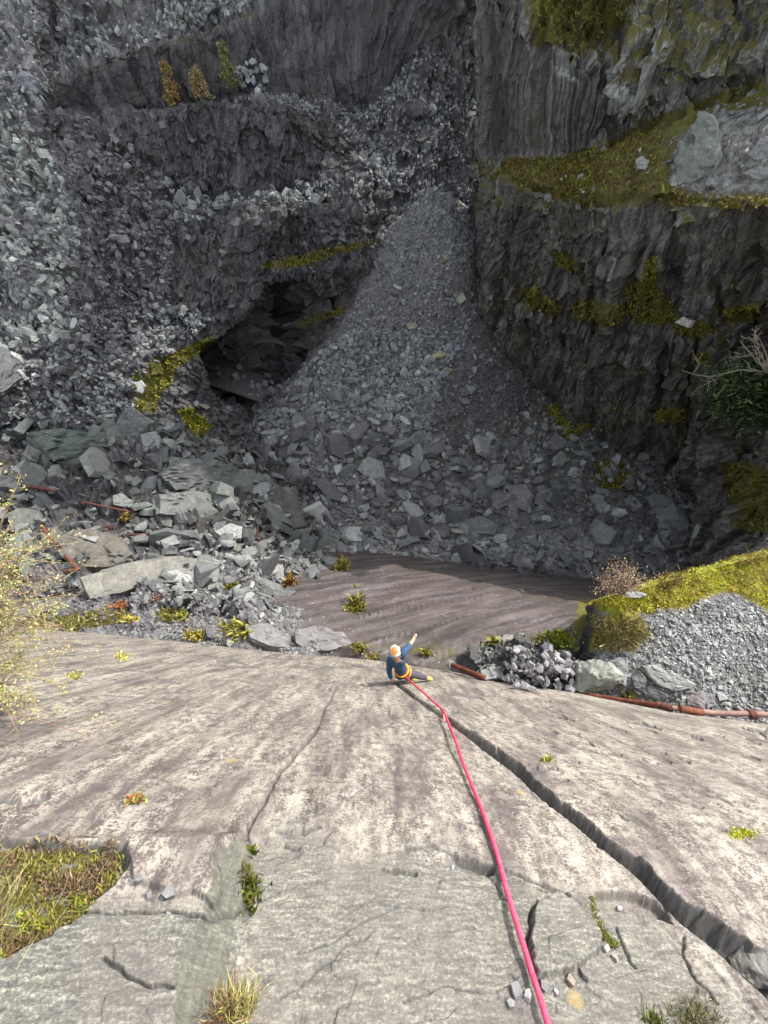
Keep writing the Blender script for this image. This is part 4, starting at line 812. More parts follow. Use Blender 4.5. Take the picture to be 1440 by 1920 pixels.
for poly, th, lab, col, kw in [
    ([(62, 812), (110, 806), (205, 812), (245, 838), (272, 858), (230, 862), (160, 856), (100, 864), (78, 838)], .16, 'long dark green slate slab, widest block left of the mossy hollow', GN, {}),
    ([(205, 808), (236, 768), (276, 796), (272, 832), (240, 838)], .5, 'squarish grey block standing behind the long green slab', G2, dict(view=1.2)),
    ([(280, 792), (312, 784), (328, 796), (318, 808), (286, 806)], .35, 'flat pale topped block beside the moss, right of the squarish block', G3, {}),
    ([(265, 815), (290, 808), (302, 830), (290, 850), (268, 845)], .5, 'pale blue grey block between long green slab and mossy rim', G3, {}),
    ([(300, 890), (330, 868), (400, 862), (455, 880), (460, 925), (390, 915), (330, 918)], .22, 'big wavy layered slab tilted in the middle of the rubble', G1, {}),
    ([(300, 928), (360, 922), (440, 930), (445, 955), (380, 972), (300, 962)], .2, 'wide flat topped slab just below the wavy layered slab', G2, {}),
    ([(466, 908), (498, 905), (500, 935), (522, 950), (524, 975), (470, 970), (460, 940)], .35, 'stepped pale blue slate block with pale weathered faces', (.22, .245, .245), {}),
    ([(455, 985), (470, 940), (520, 910), (560, 940), (575, 985), (520, 1000)], .2, 'large dark smooth slab leaning behind the stepped pale block', (.065, .064, .066), {}),
    ([(313, 1072), (330, 1068), (370, 1085), (393, 1100), (390, 1114), (345, 1112), (315, 1106)], .34, 'pale blocky boulder, front of the sunny rubble heap', (.23, .235, .225), dict(view=1.0)),
    ([(376, 1060), (395, 1048), (430, 1052), (434, 1080), (405, 1086)], .3, 'pale grey slab with flat face right above the pale blocky boulder', (.2, .21, .21), {}),
    ([(400, 995), (432, 982), (454, 988), (452, 1008), (425, 1012)], .4, 'pale pointed block on top of the sunny rubble heap', (.22, .225, .22), dict(view=.9)),
    ([(430, 1062), (446, 1040), (470, 1040), (482, 1060), (470, 1078), (440, 1074)], .45, 'grey faceted block in the centre of the sunny rubble heap', (.16, .165, .165), dict(view=.9)),
    ([(490, 1066), (505, 1056), (530, 1058), (534, 1088), (512, 1094), (492, 1084)], .5, 'light brown grey block near the right end of the sunny heap', (.21, .20, .19), dict(view=.9)),
    ([(502, 1108), (520, 1104), (556, 1108), (530, 1126), (515, 1120)], .16, 'flat dark slab jutting over the purple slab edge', G1, {}),
    ([(604, 1046), (622, 1042), (640, 1050), (634, 1062), (612, 1062)], .4, 'grey block at the top corner of the purple slab', G2, {}),
    ([(545, 1018), (560, 1012), (580, 1022), (570, 1034), (550, 1030)], .3, 'pale chip standing up at the right of the sunny heap', (.26, .27, .265), {}),
    ([(555, 1180), (600, 1174), (640, 1186), (668, 1206), (620, 1218), (580, 1222), (556, 1204)], .2, 'broad dark slab overhanging the lip above the purple slab', (.13, .125, .125), dict(up=.2, lift=.8)),
    ([(460, 1172), (500, 1168), (545, 1192), (550, 1214), (510, 1212), (470, 1196)], .25, 'layered grey slab beside the broad overhanging slab', (.14, .14, .14), dict(lift=.7)),
    ([(384, 1174), (396, 1172), (420, 1176), (414, 1200), (390, 1194)], .5, 'dark upright slate block left of the yellow moss tuft', (.09, .085, .09), dict(lift=.9, view=1.2)),
    ([(410, 1160), (424, 1152), (440, 1160), (430, 1170)], .5, 'dark wedge of slate behind the yellow moss tuft', (.09, .088, .09), dict(lift=.9)),
    ([(465, 1154), (475, 1148), (484, 1160), (478, 1172), (466, 1168)], .5, 'small dark grey block in front of the purple slab', (.10, .10, .105), dict(lift=.9)),
    ([(510, 1206), (545, 1200), (554, 1212), (530, 1218)], .3, 'low grey block under the layered slab', (.13, .13, .13), dict(lift=.9)),
    ([(10, 1145), (60, 1128), (110, 1122), (112, 1138), (70, 1150), (15, 1165)], .3, 'long dark ledge block behind the pale bush', (.12, .12, .12), dict(lift=.6)),
    ([(110, 1010), (150, 992), (215, 1000), (245, 1040), (210, 1062), (140, 1062), (118, 1040)], .2, 'large brown layered slab beside the bent rusty pipe', (.10, .092, .08), {}),
    ([(150, 1082), (230, 1058), (330, 1042), (415, 1056), (380, 1072), (300, 1082), (235, 1108), (170, 1122)], .12, 'wide smooth pale slab of bedrock between the bush and the sunny heap', (.155, .15, .135), dict(up=.4, view=.6, lift=.8, rough=.02)),
    ([(52, 955), (98, 928), (104, 936), (82, 958), (48, 974)], .2, 'smooth tilted grey slab behind the pale bush', (.11, .115, .11), {}),
    ([(210, 928), (228, 924), (250, 940), (246, 952), (214, 946)], .4, 'grey block resting above the straight rusty rod', G2, {}),
    ([(-20, 655), (30, 640), (62, 660), (58, 690), (10, 735), (-20, 740)], .6, 'huge dark block at the left edge below the pale scree', (.085, .085, .09), dict(view=1.0, lift=.5)),
    ([(800, 660), (828, 657), (832, 668), (802, 674)], .5, 'yellow green lichened block on the scree cone, larger of the upper pair', (.23, .23, .13), dict(view=1.0)),
    ([(820, 704), (836, 688), (848, 692), (832, 708)], .35, 'tilted yellow green lichened slab below the other lichened block', (.26, .26, .10), dict(view=1.0)),
    ([(850, 562), (866, 548), (874, 560), (862, 570)], .4, 'pale yellowish block at the right edge of the scree cone', (.25, .26, .20), dict(view=1.0)),
    ([(826, 480), (836, 470), (842, 484), (832, 490)], .4, 'small yellowish stone high on the scree cone', (.25, .26, .18), dict(view=1.0)),
    ([(762, 608), (778, 604), (784, 612), (768, 618)], .4, 'brownish stone midway up the scree cone', (.2, .19, .15), dict(view=1.0)),
    ([(908, 812), (922, 806), (930, 822), (916, 826)], .4, 'pale square stone at the gravelly foot of the scree cone', (.2, .2, .19), dict(view=1.0)),
    ([(1198, 890), (1208, 884), (1214, 908), (1200, 912)], .4, 'pale upright stone near the mossy patch at the cliff foot', (.2, .2, .18), dict(view=1.0)),
    ([(868, 975), (905, 968), (935, 985), (925, 1002), (880, 998)], .3, 'broad grey green block on the floor above the purple slab', G2, {}),
    ([(990, 972), (1030, 962), (1050, 985), (1010, 995)], .3, 'layered grey block on the floor right of centre', G1, {}),
    ([(1098, 1000), (1140, 985), (1168, 998), (1150, 1025), (1110, 1022)], .3, 'dark slab on the floor left of the thin rusty rod', G1, {}),
    ([(1272, 350), (1264, 305), (1278, 262), (1318, 214), (1342, 232), (1348, 282), (1318, 330), (1290, 348)], .45, 'tall pale green boulder standing on the upper right gravel', (.15, .165, .145), dict(view=1.0, lift=.6, rough=.06)),
    ([(1192, 300), (1205, 292), (1218, 302), (1212, 318), (1196, 316)], .5, 'small round green grey boulder on the upper mossy bench', (.19, .21, .19), dict(view=1.0, lift=.6)),
    ([(1400, 290), (1425, 262), (1460, 250), (1460, 290), (1420, 300)], .25, 'dark stack of slabs at the right edge of the upper gravel', (.15, .15, .155), dict(lift=.6)),
    ([(1390, 325), (1420, 310), (1450, 318), (1425, 338)], .25, 'pale flat slab below the dark stack at the right edge', (.2, .2, .2), dict(lift=.6)),
    ([(1265, 605), (1280, 594), (1298, 602), (1290, 614)], .4, 'pale loose stone on a mossy ledge of the right cliff', (.35, .34, .32), dict(view=1.0, lift=.8)),
    ]:
    k = dict(up=.3, view=.8, lift=.3, rough=.045); k.update(kw); outline_rock(poly, th, lab, col, None, **k)
# sunlit ledge on the right: boulders round the rusty pipe
outline_rock([(1076, 1262), (1086, 1240), (1118, 1236), (1140, 1240), (1158, 1262), (1150, 1275), (1118, 1288), (1088, 1298), (1076, 1290)], .55, 'rounded greenish boulder beside the end of the rusty pipe', (.20, .215, .18), None, up=.4, view=.8, lift=.75, rough=.04, round_=.5)
outline_rock([(1138, 1242), (1160, 1234), (1176, 1232), (1177, 1256), (1172, 1286), (1160, 1274), (1152, 1258)], .4, 'tall grey block leaning on the rounded greenish boulder', (.17, .175, .175), None, up=.3, view=1.0, lift=.8)
outline_rock([(1208, 1250), (1232, 1250), (1270, 1264), (1304, 1284), (1300, 1292), (1262, 1294), (1240, 1286), (1222, 1270)], .26, 'big pale flat slab tilted above the rusty pipe', (.235, .24, .23), None, up=.35, view=.8, lift=.9)
outline_rock([(1186, 1272), (1204, 1262), (1214, 1274), (1210, 1288), (1190, 1290)], .5, 'dark grey cube of slate left of the big pale slab', (.115, .112, .118), None, up=.4, view=.8, lift=.7)
outline_rock([(1202, 1292), (1222, 1284), (1252, 1306), (1240, 1312), (1210, 1302)], .25, 'dark slab tucked under the big pale slab', (.10, .098, .105), None, up=.4, view=.8, lift=.6)
outline_rock([(1286, 1298), (1318, 1296), (1325, 1312), (1320, 1328), (1290, 1320)], .4, 'purplish veined block just above the pipe', (.18, .16, .165), None, up=.4, view=.9, lift=.7)
outline_rock([(1320, 1302), (1338, 1300), (1344, 1322), (1326, 1328)], .3, 'grey flake right of the purplish veined block', (.17, .172, .175), None, up=.4, view=.9, lift=.7)
outline_rock([(1163, 1216), (1172, 1213), (1212, 1238), (1206, 1240), (1178, 1232)], .12, 'thin white edged slate lying at the foot of the moss', (.27, .27, .27), None, up=.5, view=.7, lift=.5)
outline_rock([(1166, 1111), (1190, 1108), (1214, 1114), (1200, 1121), (1168, 1119)], .2, 'pale flat slate by the dry shrub', (.30, .30, .29), None, up=.5, view=.6, lift=1.2)
outline_rock([(1298, 1176), (1306, 1170), (1314, 1190), (1302, 1192)], .15, 'small upright pale tile of slate in the gravel', (.26, .26, .265), None, up=.5, view=.7, lift=.6)
outline_rock([(1344, 1298), (1362, 1296), (1367, 1310), (1350, 1314)], .2, 'square pale tile of slate lying above the pipe', (.24, .245, .25), None, up=.5, view=.7, lift=.6)
outline_rock([(1324, 1174), (1332, 1172), (1336, 1184), (1328, 1186)], .2, 'small grey chip to the right of the upright pale tile', (.22, .22, .225), None, up=.5, view=.7, lift=.6)
outline_rock([(1372, 1172), (1380, 1170), (1386, 1184), (1376, 1186)], .2, 'small brown grey chip farthest right in the gravel', (.22, .205, .2), None, up=.5, view=.7, lift=.6)
outline_rock([(902, 1206), (930, 1192), (985, 1188), (990, 1204), (960, 1214), (930, 1228), (908, 1226)], .4, 'layered block with moss on top behind the pile of broken slates', (.16, .16, .14), None, up=.5, view=.6, lift=.6)
outline_rock([(890, 1240), (912, 1228), (925, 1240), (915, 1256), (895, 1254)], .5, 'grey block at the left end of the pile of broken slates', (.14, .145, .145), None, up=.4, view=.8, lift=.7)
outline_rock([(900, 1258), (930, 1246), (948, 1252), (940, 1270), (910, 1274)], .3, 'smooth grey slab low at the left of the pile', (.15, .155, .155), None, up=.4, view=.8, lift=.6)
PILE = [(950, 1226), (975, 1207), (1012, 1204), (1050, 1222), (1076, 1240), (1080, 1292), (1000, 1296), (930, 1284), (940, 1256)]
rs = np.random.default_rng(21); npile = 0
while npile < 80:
    x, y = rs.uniform(930, 1082), rs.uniform(1203, 1298)
    if not inpoly(np.array([x]), np.array([y]), PILE)[0]: continue
    p, n, D = hit(x, y); s = rs.uniform(8, 16) * D / F * .8; n = base_n(n, .5, .7, p)
    mound = .34 * max(0, 1 - ((x - 1005) / 85) ** 2) * max(0, 1 - ((y - 1255) / 55) ** 2)
    p = p + np.array([0, 0, 1.0]) * (mound + rs.uniform(0, .1))
    A = frames(n[None], .38, rs)[0]; k = int(rs.integers(0, len(TPL)))
    c = [(.20, .195, .207), (.17, .165, .178), (.235, .23, .235), (.14, .135, .145)][npile % 4]
    block(TME[k], p, A, s, c, 'broken grey slate in the heap left of the rounded boulder', 'broken slates in the pile', 'broken_slate', (1, 1, 1.3)); npile += 1
# stones jammed in the crack and lying on the near slab
outline_rock([(1368, 1800), (1392, 1772), (1440, 1768), (1470, 1800), (1460, 1850), (1410, 1862), (1376, 1832)], .5, 'rounded stone jammed in the wide crack at the right edge', (.16, .155, .14), None, up=0, view=1.0, lift=.1, rough=.03, round_=.5)
for i, (x, y, r_, c, lab) in enumerate([(965, 1866, 17, (.16, .16, .165), 'grey pebble beside the rope under the raised flake'), (956, 1886, 11, (.22, .22, .22), 'pale small pebble farthest left under the raised flake'), (988, 1873, 12, (.22, .215, .21), 'pale tan pebble touching the rope shadow'),
        (1018, 1850, 15, (.11, .105, .105), 'dark brown pebble tucked under the raised flake'), (1042, 1860, 9, (.27, .27, .27), 'white pebble right of the rope'), (1068, 1842, 13, (.19, .165, .14), 'tan pebble at the right end of the raised flake'), (1095, 1832, 12, (.12, .11, .11), 'dark flat pebble under the right corner of the raised flake'),
        (975, 1846, 10, (.10, .10, .105), 'black sliver of slate left of the rope'), (320, 1712, 17, (.13, .13, .135), 'dark stone sitting below the lichened flake on the left'), (262, 1690, 14, (.12, .122, .125), 'dark stone at the left corner of the lichened flake'), (306, 1716, 9, (.12, .12, .125), 'small stone between the two dark stones by the flake'), (278, 1712, 10, (.15, .15, .152), 'grey chip under the lichened flake'),
        (318, 1740, 11, (.17, .165, .165), 'thin flat chip lying just below the dark stones'), (1165, 1692, 10, (.25, .25, .24), 'pale chip in the gravelly hollow'), (1142, 1702, 7, (.18, .17, .16), 'brown chip in the gravelly hollow'), (1135, 1782, 11, (.30, .29, .26), 'pale crumbling stone at the right tip of the raised flake'), (1152, 1798, 9, (.28, .27, .25), 'pale small stone below the crumbling stone'),
        (848, 1628, 6, (.3, .3, .3), 'tiny white chip on the left of the pale hollow'), (803, 1613, 4, (.35, .35, .35), 'tiny white chip left of the pale hollow on the slab')]):
    p = onslab(x, y, .004); n = p * 0; e = onslab(x, y, .1) - onslab(x, y); n = e / np.linalg.norm(e); D = float(slabD(x, y)); rs2 = np.random.default_rng(900 + i)
    o = block(TME[int(rs2.integers(3, 8))], p + n * r_ * D / F * .25, frames(n[None], .3, rs2)[0], r_ * D / F * .9, c, lab, None, 'pebble', (1, 1, 1.2))
# ------------------------------------------------------------------ old pipes
def pipe(name, label, pts, rad, mat, lift=.5, group=None, parts=None, wob=.12):
    P = []
    for x, y in pts:
        p, n, D = hit(x, y); P.append(p * (1 - lift * rad / np.linalg.norm(p)))
    return pipe3(name, label, P, rad, mat, group, wob)
def pipe3(name, label, P, rad, mat, group=None, wob=.12, parent=None):
    P = np.array(P); t = np.linspace(0, len(P) - 1, max(12, 8 * len(P))); Q = linear(P, t)
    Q = Q + rad * wob * np.stack([fbm(Q * 2, 2, 801), fbm(Q * 2, 2, 802), fbm(Q * 2, 2, 803)], -1)
    mb = MB(); mb.tube(Q, rad * (1 + wob * .6 * fbm(Q * 4, 3, 804)), 12)
    o = link(name, mb.mesh(name, mat, True), parent)
    if not parent: recenter(o); tag(o, label, 'pipe', group)
    return o
def ledge_line(pts, dz=.0):
    return [atD(x, y, float(slabD(x, edge(x))) * 1.04) for x, y in pts]
p1 = bpy.data.objects.new('rusty_pipe', None); C.objects.link(p1); tag(p1, 'long orange rusty pipe with dented skin lying along the lip of the near slab', 'pipe')
L1 = ledge_line([(1079, 1301), (1130, 1308), (1190, 1317), (1240, 1324), (1262, 1330)]); p1.location = [float(q) for q in L1[0]]
def child(o, par): o.parent = par; o.matrix_parent_inverse = Matrix.Translation(-par.location) if par.parent is None else Matrix(); return o
child(pipe3('pipe_body', '', L1[:4], .042, M_rust, parent=p1, wob=.3), p1); child(pipe3('pipe_socket', '', L1[3:], .048, M_rustdark, parent=p1, wob=.2), p1)
p2 = bpy.data.objects.new('rusty_pipe', None); C.objects.link(p2); tag(p2, 'pale pink rusted pipe continuing from the orange one out to the right edge', 'pipe')
L2 = ledge_line([(1258, 1327), (1300, 1333), (1340, 1337), (1400, 1338), (1440, 1340), (1560, 1348)]); p2.location = [float(q) for q in L2[0]]
child(pipe3('pipe_body', '', L2, .037, M_rustpale, parent=p2, wob=.1), p2)
q = ledge_line([(1404, 1339), (1416, 1340)]); child(pipe3('pipe_collar', '', q, .064, M_rustdark, parent=p2, wob=.02), p2)
mb = MB(); a = q[0] + np.array([0, 0, -.05]); mb.tube([a, a + np.array([0, .05, -.16])], [.035, .03], 8); child(link('bracket', mb.mesh('bracket', M_rustdark, True), p2), p2)
q = ledge_line([(1275, 1329), (1318, 1336)]); child(pipe3('rust_scab', '', [v * .997 for v in q], .050, M_rust, parent=p2, wob=.35), p2)
p3 = bpy.data.objects.new('rusty_pipe', None); C.objects.link(p3); tag(p3, 'short brown rusted pipe with a grey end flange behind the climber', 'pipe')
L3 = [atD(x, y, float(slabD(x, edge(x))) * .985) for x, y in [(846, 1246), (870, 1255), (890, 1264), (908, 1271)]]; p3.location = [float(q) for q in L3[0]]
child(pipe3('pipe_body', '', L3, .048, M_rust, parent=p3, wob=.15), p3)
M_flange = simple('grey_flange', (.16, .165, .165), .7, .3, 12)
d3 = (L3[1] - L3[0]); d3 /= np.linalg.norm(d3); mb = MB(); mb.tube([L3[0] - d3 * .05, L3[0] + d3 * .02], [.09, .09], 14); child(link('flange', mb.mesh('flange', M_flange), p3), p3)
b1 = bpy.data.objects.new('rusty_pipe', None); C.objects.link(b1); tag(b1, 'bent reddish pipe with an elbow standing in the blocks by the pale bush', 'pipe')
hp = hit(146, 1066); dpt = hp[2] * .97
L4 = [atD(78, 985, dpt * 1.16), atD(105, 1022, dpt * 1.08), atD(147, 1068, dpt)]; b1.location = [float(q) for q in L4[2]]
child(pipe3('pipe_body', '', L4, .055, M_rust, parent=b1, wob=.08), b1); child(pipe3('elbow', '', [atD(148, 1067, dpt), atD(118, 1071, dpt)], .052, M_rust, parent=b1, wob=.05), b1)
mb = MB(); e4 = L4[1] + (L4[1] - L4[0]) * .02; mb.tube([e4 - (L4[1] - L4[0]) * .03, e4 + (L4[1] - L4[0]) * .03], [.075, .075], 12); child(link('collar', mb.mesh('collar', M_rustdark), b1), b1)
pipe('rusty_rod', 'straight dark red rod lying across blocks, upper of the two left rods', [(155, 941), (190, 949), (230, 957), (266, 963)], .05, M_rustdark, 3)
pipe('rusty_rod', 'dark red rod lying half hidden behind the pale bush at the left edge', [(-10, 914), (30, 909), (75, 915), (105, 921)], .065, M_rustdark, 3)
rt = bpy.data.objects.new('rusty_rod', None); C.objects.link(rt); tag(rt, 'level dark red rod on a short upright post above the sunny rubble', 'rod')
hq = hit(262, 1002); dq = hq[2] * .965; rt.location = [float(v) for v in hq[0]]
child(pipe3('rail', '', [atD(228, 1004, dq), atD(262, 1002, dq), atD(300, 1001, dq)], .045, M_rustdark, parent=rt), rt); child(pipe3('post', '', [atD(241, 1004, dq), atD(243, 1030, dq * 1.02)], .04, M_rustdark, parent=rt), rt)
pipe('rusty_post', 'thin rusty stake standing upright in the rubble left of the purple slab', [(481, 1010), (484, 988)], .035, M_rustdark, 8)
pipe('rusty_rod', 'long thin rusty rod slanting across the rubble behind the dry shrub', [(1108, 1057), (1160, 1050), (1220, 1042), (1288, 1024)], .05, M_rustdark, 4)
# ------------------------------------------------------------------ plants
def blades(mb, P, N, length, width, cols, r, lean=.45, bend=.5, droop=0.0):
    n = len(P); L = length * np.exp(r.normal(0, .35, n)); d = N + lean * r.normal(0, 1, (n, 3)); d /= np.linalg.norm(d, axis=1)[:, None]
    s = np.cross(d, r.normal(0, 1, (n, 3))); s /= np.linalg.norm(s, axis=1)[:, None]; s *= (width * np.exp(r.normal(0, .2, n)))[:, None] if np.ndim(width) else width
    m = P + d * (L * .55)[:, None]; d2 = d + bend * r.normal(0, .6, (n, 3)) + np.array([0, 0, -droop]); d2 /= np.linalg.norm(d2, axis=1)[:, None]; t = m + d2 * (L * .5)[:, None]
    V = np.stack([P - s, P + s, m + s * .8, m - s * .8, t], 1).reshape(-1, 3); b = (np.arange(n) * 5)[:, None]
    c = np.array(cols)[r.integers(0, len(cols), n)] * np.exp(r.normal(0, .25, n))[:, None]
    mb.add(V, np.concatenate([b + [[3, 2, 4]]]), np.concatenate([b + [[0, 1, 2, 3]]]), np.repeat(c, 5, 0))
def leaves(mb, P, size, cols, r, asp=.55):
    n = len(P); a = r.normal(0, 1, (n, 3)); a /= np.linalg.norm(a, axis=1)[:, None]; b = np.cross(a, r.normal(0, 1, (n, 3))); b /= np.linalg.norm(b, axis=1)[:, None]
    z = (size * np.exp(r.normal(0, .3, n)))[:, None]; a, b = a * z, b * z * asp; nn = np.cross(a, b) / z * .3
    V = np.stack([P - a, P + b + nn, P + a, P - b + nn], 1).reshape(-1, 3); k = (np.arange(n) * 4)[:, None]
    c = np.array(cols)[r.integers(0, len(cols), n)] * np.exp(r.normal(0, .22, n))[:, None]
    mb.add(V, None, k + [[0, 1, 2, 3]], np.repeat(c, 4, 0))
MOSSC = [(.15, .165, .018), (.20, .20, .025), (.11, .105, .018), (.12, .08, .025), (.22, .21, .035)]
BRIGHT = [(.46, .48, .025), (.52, .51, .035), (.40, .42, .03), (.42, .35, .07), (.30, .20, .05)]
HEATH = [(.20, .125, .045), (.26, .18, .065), (.15, .09, .035), (.28, .23, .06), (.17, .16, .025)]
rp = np.random.default_rng(55)
def pick(pname, poly, n):
    P, N, X, Y, D = PATCH[pname]; ix = np.nonzero(inpoly(X, Y, poly))[0]; ix = ix[rp.integers(0, len(ix), n)]; return P[ix], N[ix], D[ix]
# low plants on the cliffs, ledges and floor that nobody could count
mb = MB()
for pn, poly, n in [('quarry_cliff', q, 1500) for q in MOSSR] + [('quarry_terraces', q, 1300) for q in MOSSB] + [('pit_floor', [(1025, 765), (1060, 750), (1105, 800), (1062, 826)], 2600), ('pit_floor', [(1142, 800), (1160, 788), (1200, 812), (1150, 820)], 1300), ('pit_floor', [(1110, 870), (1160, 860), (1200, 910), (1130, 920)], 700)]:
    P, N, D = pick(pn, poly, n); blades(mb, P, N + np.array([0, 0, .5]), 3.6 * D / F, 1.0 * D / F, ([tuple(q * .62 for q in c) for c in BRIGHT[:3]] + MOSSC[:3]) if pn == 'pit_floor' or poly in (MOSSB[0], MOSSB[1]) else MOSSC, rp, .6)
P, N, D = pick('upper_cliff', [(920, 335), (950, 298), (1060, 294), (1130, 270), (1235, 215), (1255, 340), (1200, 372), (1040, 372)], 9000); blades(mb, P, N + np.array([0, 0, .5]), 3.6 * D / F, 1.0 * D / F, MOSSC[:4] + [(.10, .06, .02), (.09, .055, .02)], rp, .6)
P, N, D = pick('upper_cliff', [(985, 60), (1000, 0), (1150, 0), (1190, 40), (1110, 90), (1060, 85)], 3000); blades(mb, P, N + np.array([0, 0, .5]), 3.6 * D / F, 1.0 * D / F, MOSSC[:4], rp, .6)
P, N, D = pick('upper_cliff', [(1235, 340), (1290, 372), (1440, 372), (1440, 400), (1250, 385)], 600); blades(mb, P, N + np.array([0, 0, .5]), 6 * D / F, 1.8 * D / F, MOSSC + HEATH, rp, .6)
P, N, D = pick('quarry_cliff', [(930, 420), (1440, 420), (1440, 980), (1290, 960), (1000, 740), (900, 560)], 50000); kq = (fbm(P * .9, 4, 870) > .24) & (N[:, 2] > .0); P, N, D = P[kq], N[kq], D[kq]; blades(mb, P, N + np.array([0, 0, .6]), 3.2 * D / F, .9 * D / F, MOSSC[:4] + [(.06, .075, .02)], rp, .6)
tag(link('cliff_moss', mb.mesh('cliff_moss', M_leaf)), 'olive moss and heather growing on the ledges of the quarry', 'moss', kind='stuff')
mb = MB()
P, N, D = pick('gravel_slope', [(1105, 1128), (1180, 1112), (1240, 1082), (1300, 1040), (1460, 1018), (1640, 1000), (1640, 1160), (1440, 1138), (1385, 1110), (1340, 1105), (1290, 1132), (1220, 1148), (1190, 1142)], 16000); blades(mb, P, N + np.array([0, 0, .3]), .035, .006, BRIGHT, rp, .7)
P, N, D = pick('gravel_slope', [(1190, 1110), (1240, 1070), (1300, 1035), (1640, 1000), (1640, 1060), (1420, 1070), (1320, 1060), (1250, 1105)], 7000); P = P[fbm(P * 2.2, 3, 880) > -.12]; blades(mb, P, np.array([0, 0, 1.0]) + 0 * P, .12, .006, HEATH, rp, .6)
P, N, D = pick('gravel_slope', [(1110, 1150), (1150, 1165), (1200, 1160), (1214, 1190), (1180, 1222), (1110, 1220)], 3200); blades(mb, P, np.array([0, 0, 1.0]) + 0 * P, .11, .006, [(.28, .23, .10), (.24, .21, .07), (.15, .14, .03), (.30, .25, .12)], rp, .6)
tag(link('ledge_moss', mb.mesh('ledge_moss', M_leaf)), 'bright yellow green moss and brown heather over the sunny ledge', 'moss', kind='stuff')
def plant(name, label, cat, px, py, rad, n, length, width, cols, slab=False, up=.6, squash=.6, group=None, lean=.5, D=None):
    mb = MB()
    if slab:
        p = onslab(px, py, .0); e = onslab(px, py, .1) - p; nn = e / np.linalg.norm(e); D = float(slabD(px, py))
    else: p, nn, D = hit(px, py)
    a = rp.normal(0, .5, (n, 2)); xy = np.stack([px + a[:, 0] * rad, py + a[:, 1] * rad * squash], 1)
    P = onslab(xy[:, 0], xy[:, 1]) if slab else np.array([hit(*q)[0] if n < 60 else p for q in xy]) 
    if not slab and n >= 60:
        r = rays(xy[:, 0], xy[:, 1]); nb = base_n(nn, .4, .6, p); t = np.clip((p @ nb) / (r @ nb), .8 * D, 1.2 * D); P = r * t[:, None]
    blades(mb, P, np.tile(base_n(nn, up, .3, p), (n, 1)), length * D / F, width * D / F, cols, rp, lean)
    o = link(name, mb.mesh(name, M_leaf)); recenter(o); return tag(o, label, cat, group)
GOLD = [(.30, .25, .09), (.36, .31, .13), (.22, .20, .05), (.16, .10, .04)]
plant('moss_tuft', 'bright yellow moss tuft between dark blocks on the lip of the left ledge', 'moss', 440, 1184, 26, 500, 13, 2.2, [(.20, .19, .035), (.24, .22, .05), (.14, .14, .025)])
plant('moss_tuft', 'small ochre moss tuft left of the dark upright block', 'moss', 366, 1192, 16, 160, 8, 2, [(.32, .27, .06), (.25, .2, .05)])
plant('red_plant', 'rust red leafy plant on the pale gravel of the left ledge', 'plant', 225, 1137, 12, 120, 9, 2.2, [(.26, .09, .04), (.30, .13, .06)])
plant('red_plant', 'reddish brown sparse plant right of the rust red one', 'plant', 303, 1121, 10, 70, 9, 1.5, [(.24, .12, .09), (.2, .12, .09)])
plant('fern_clump', 'orange brown fern hanging beside the brown grey block', 'fern', 545, 1092, 12, 110, 13, 2, [(.28, .14, .03), (.22, .12, .03), (.15, .12, .03)])
plant('moss_tuft', 'green moss tuft in front of the sunny rubble heap', 'moss', 435, 1102, 12, 90, 9, 2, MOSSC)
plant('fern_clump', 'green and brown clump at the upper left corner of the purple slab', 'fern', 640, 1066, 14, 160, 11, 2, MOSSC + HEATH)
plant('fern_clump', 'small orange clump beside the grey corner block of the purple slab', 'fern', 638, 1052, 8, 70, 9, 1.8, HEATH)
plant('moss_strip', 'olive moss growing in a seam of the purple slab', 'moss', 668, 1140, 15, 420, 9, 2, MOSSC, squash=1.4)
plant('moss_tuft', 'round bright green moss cushion behind the pile of broken slates', 'moss', 1042, 1201, 34, 900, 7, 2, [(.16, .19, .02), (.2, .22, .02), (.12, .14, .02)], squash=.45)
plant('moss_tuft', 'moss on the layered block behind the pile', 'moss', 930, 1207, 22, 200, 7, 2, MOSSC, squash=.4)
plant('grass_tuft', 'green grass tuft under the climber right of the overhanging slab', 'grass', 676, 1216, 14, 120, 10, 1.5, MOSSC + GOLD[:1])
plant('grass_tuft', 'yellow brown grass clump at the lip behind the helmet', 'grass', 700, 1232, 14, 120, 9, 1.5, GOLD)
plant('grass_tuft', 'olive grass clump at the lip right of the raised hand', 'grass', 798, 1226, 12, 100, 9, 1.5, MOSSC)
plant('heather_clump', 'rusty brown heather in the rubble by the rods', 'heather', 238, 972, 12, 90, 9, 2, HEATH)
plant('heather_clump', 'small pinkish heather left of the rod post', 'heather', 206, 992, 10, 70, 8, 1.6, [(.2, .10, .08), (.16, .09, .07)])
for k, (x, y) in enumerate([(90, 1172), (150, 1172), (230, 1160)]):
    plant('moss_tuft', ['yellow green mossy turf at the far left foot of the ledge', 'yellow green mossy turf left of the red plant', 'thin olive turf just below the red plant'][k], 'moss', x, y, 40, 1100, 7, 1.6, [(.20, .19, .065), (.15, .15, .045), (.24, .21, .09)], squash=.28)
plant('moss_tuft', 'orange yellow moss spot right of the red plant', 'moss', 248, 1160, 14, 120, 6, 1.6, [(.33, .25, .05), (.3, .26, .06)], squash=.4)
plant('moss_tuft', 'green moss and weeds below the pale sparse red plant', 'moss', 325, 1156, 32, 260, 8, 1.5, MOSSC, squash=.45)
plant('grass_tuft', 'brown weeds growing between the dark slab and the pipe', 'grass', 1180, 1305, 14, 110, 9, 1.4, GOLD[2:] + MOSSC)
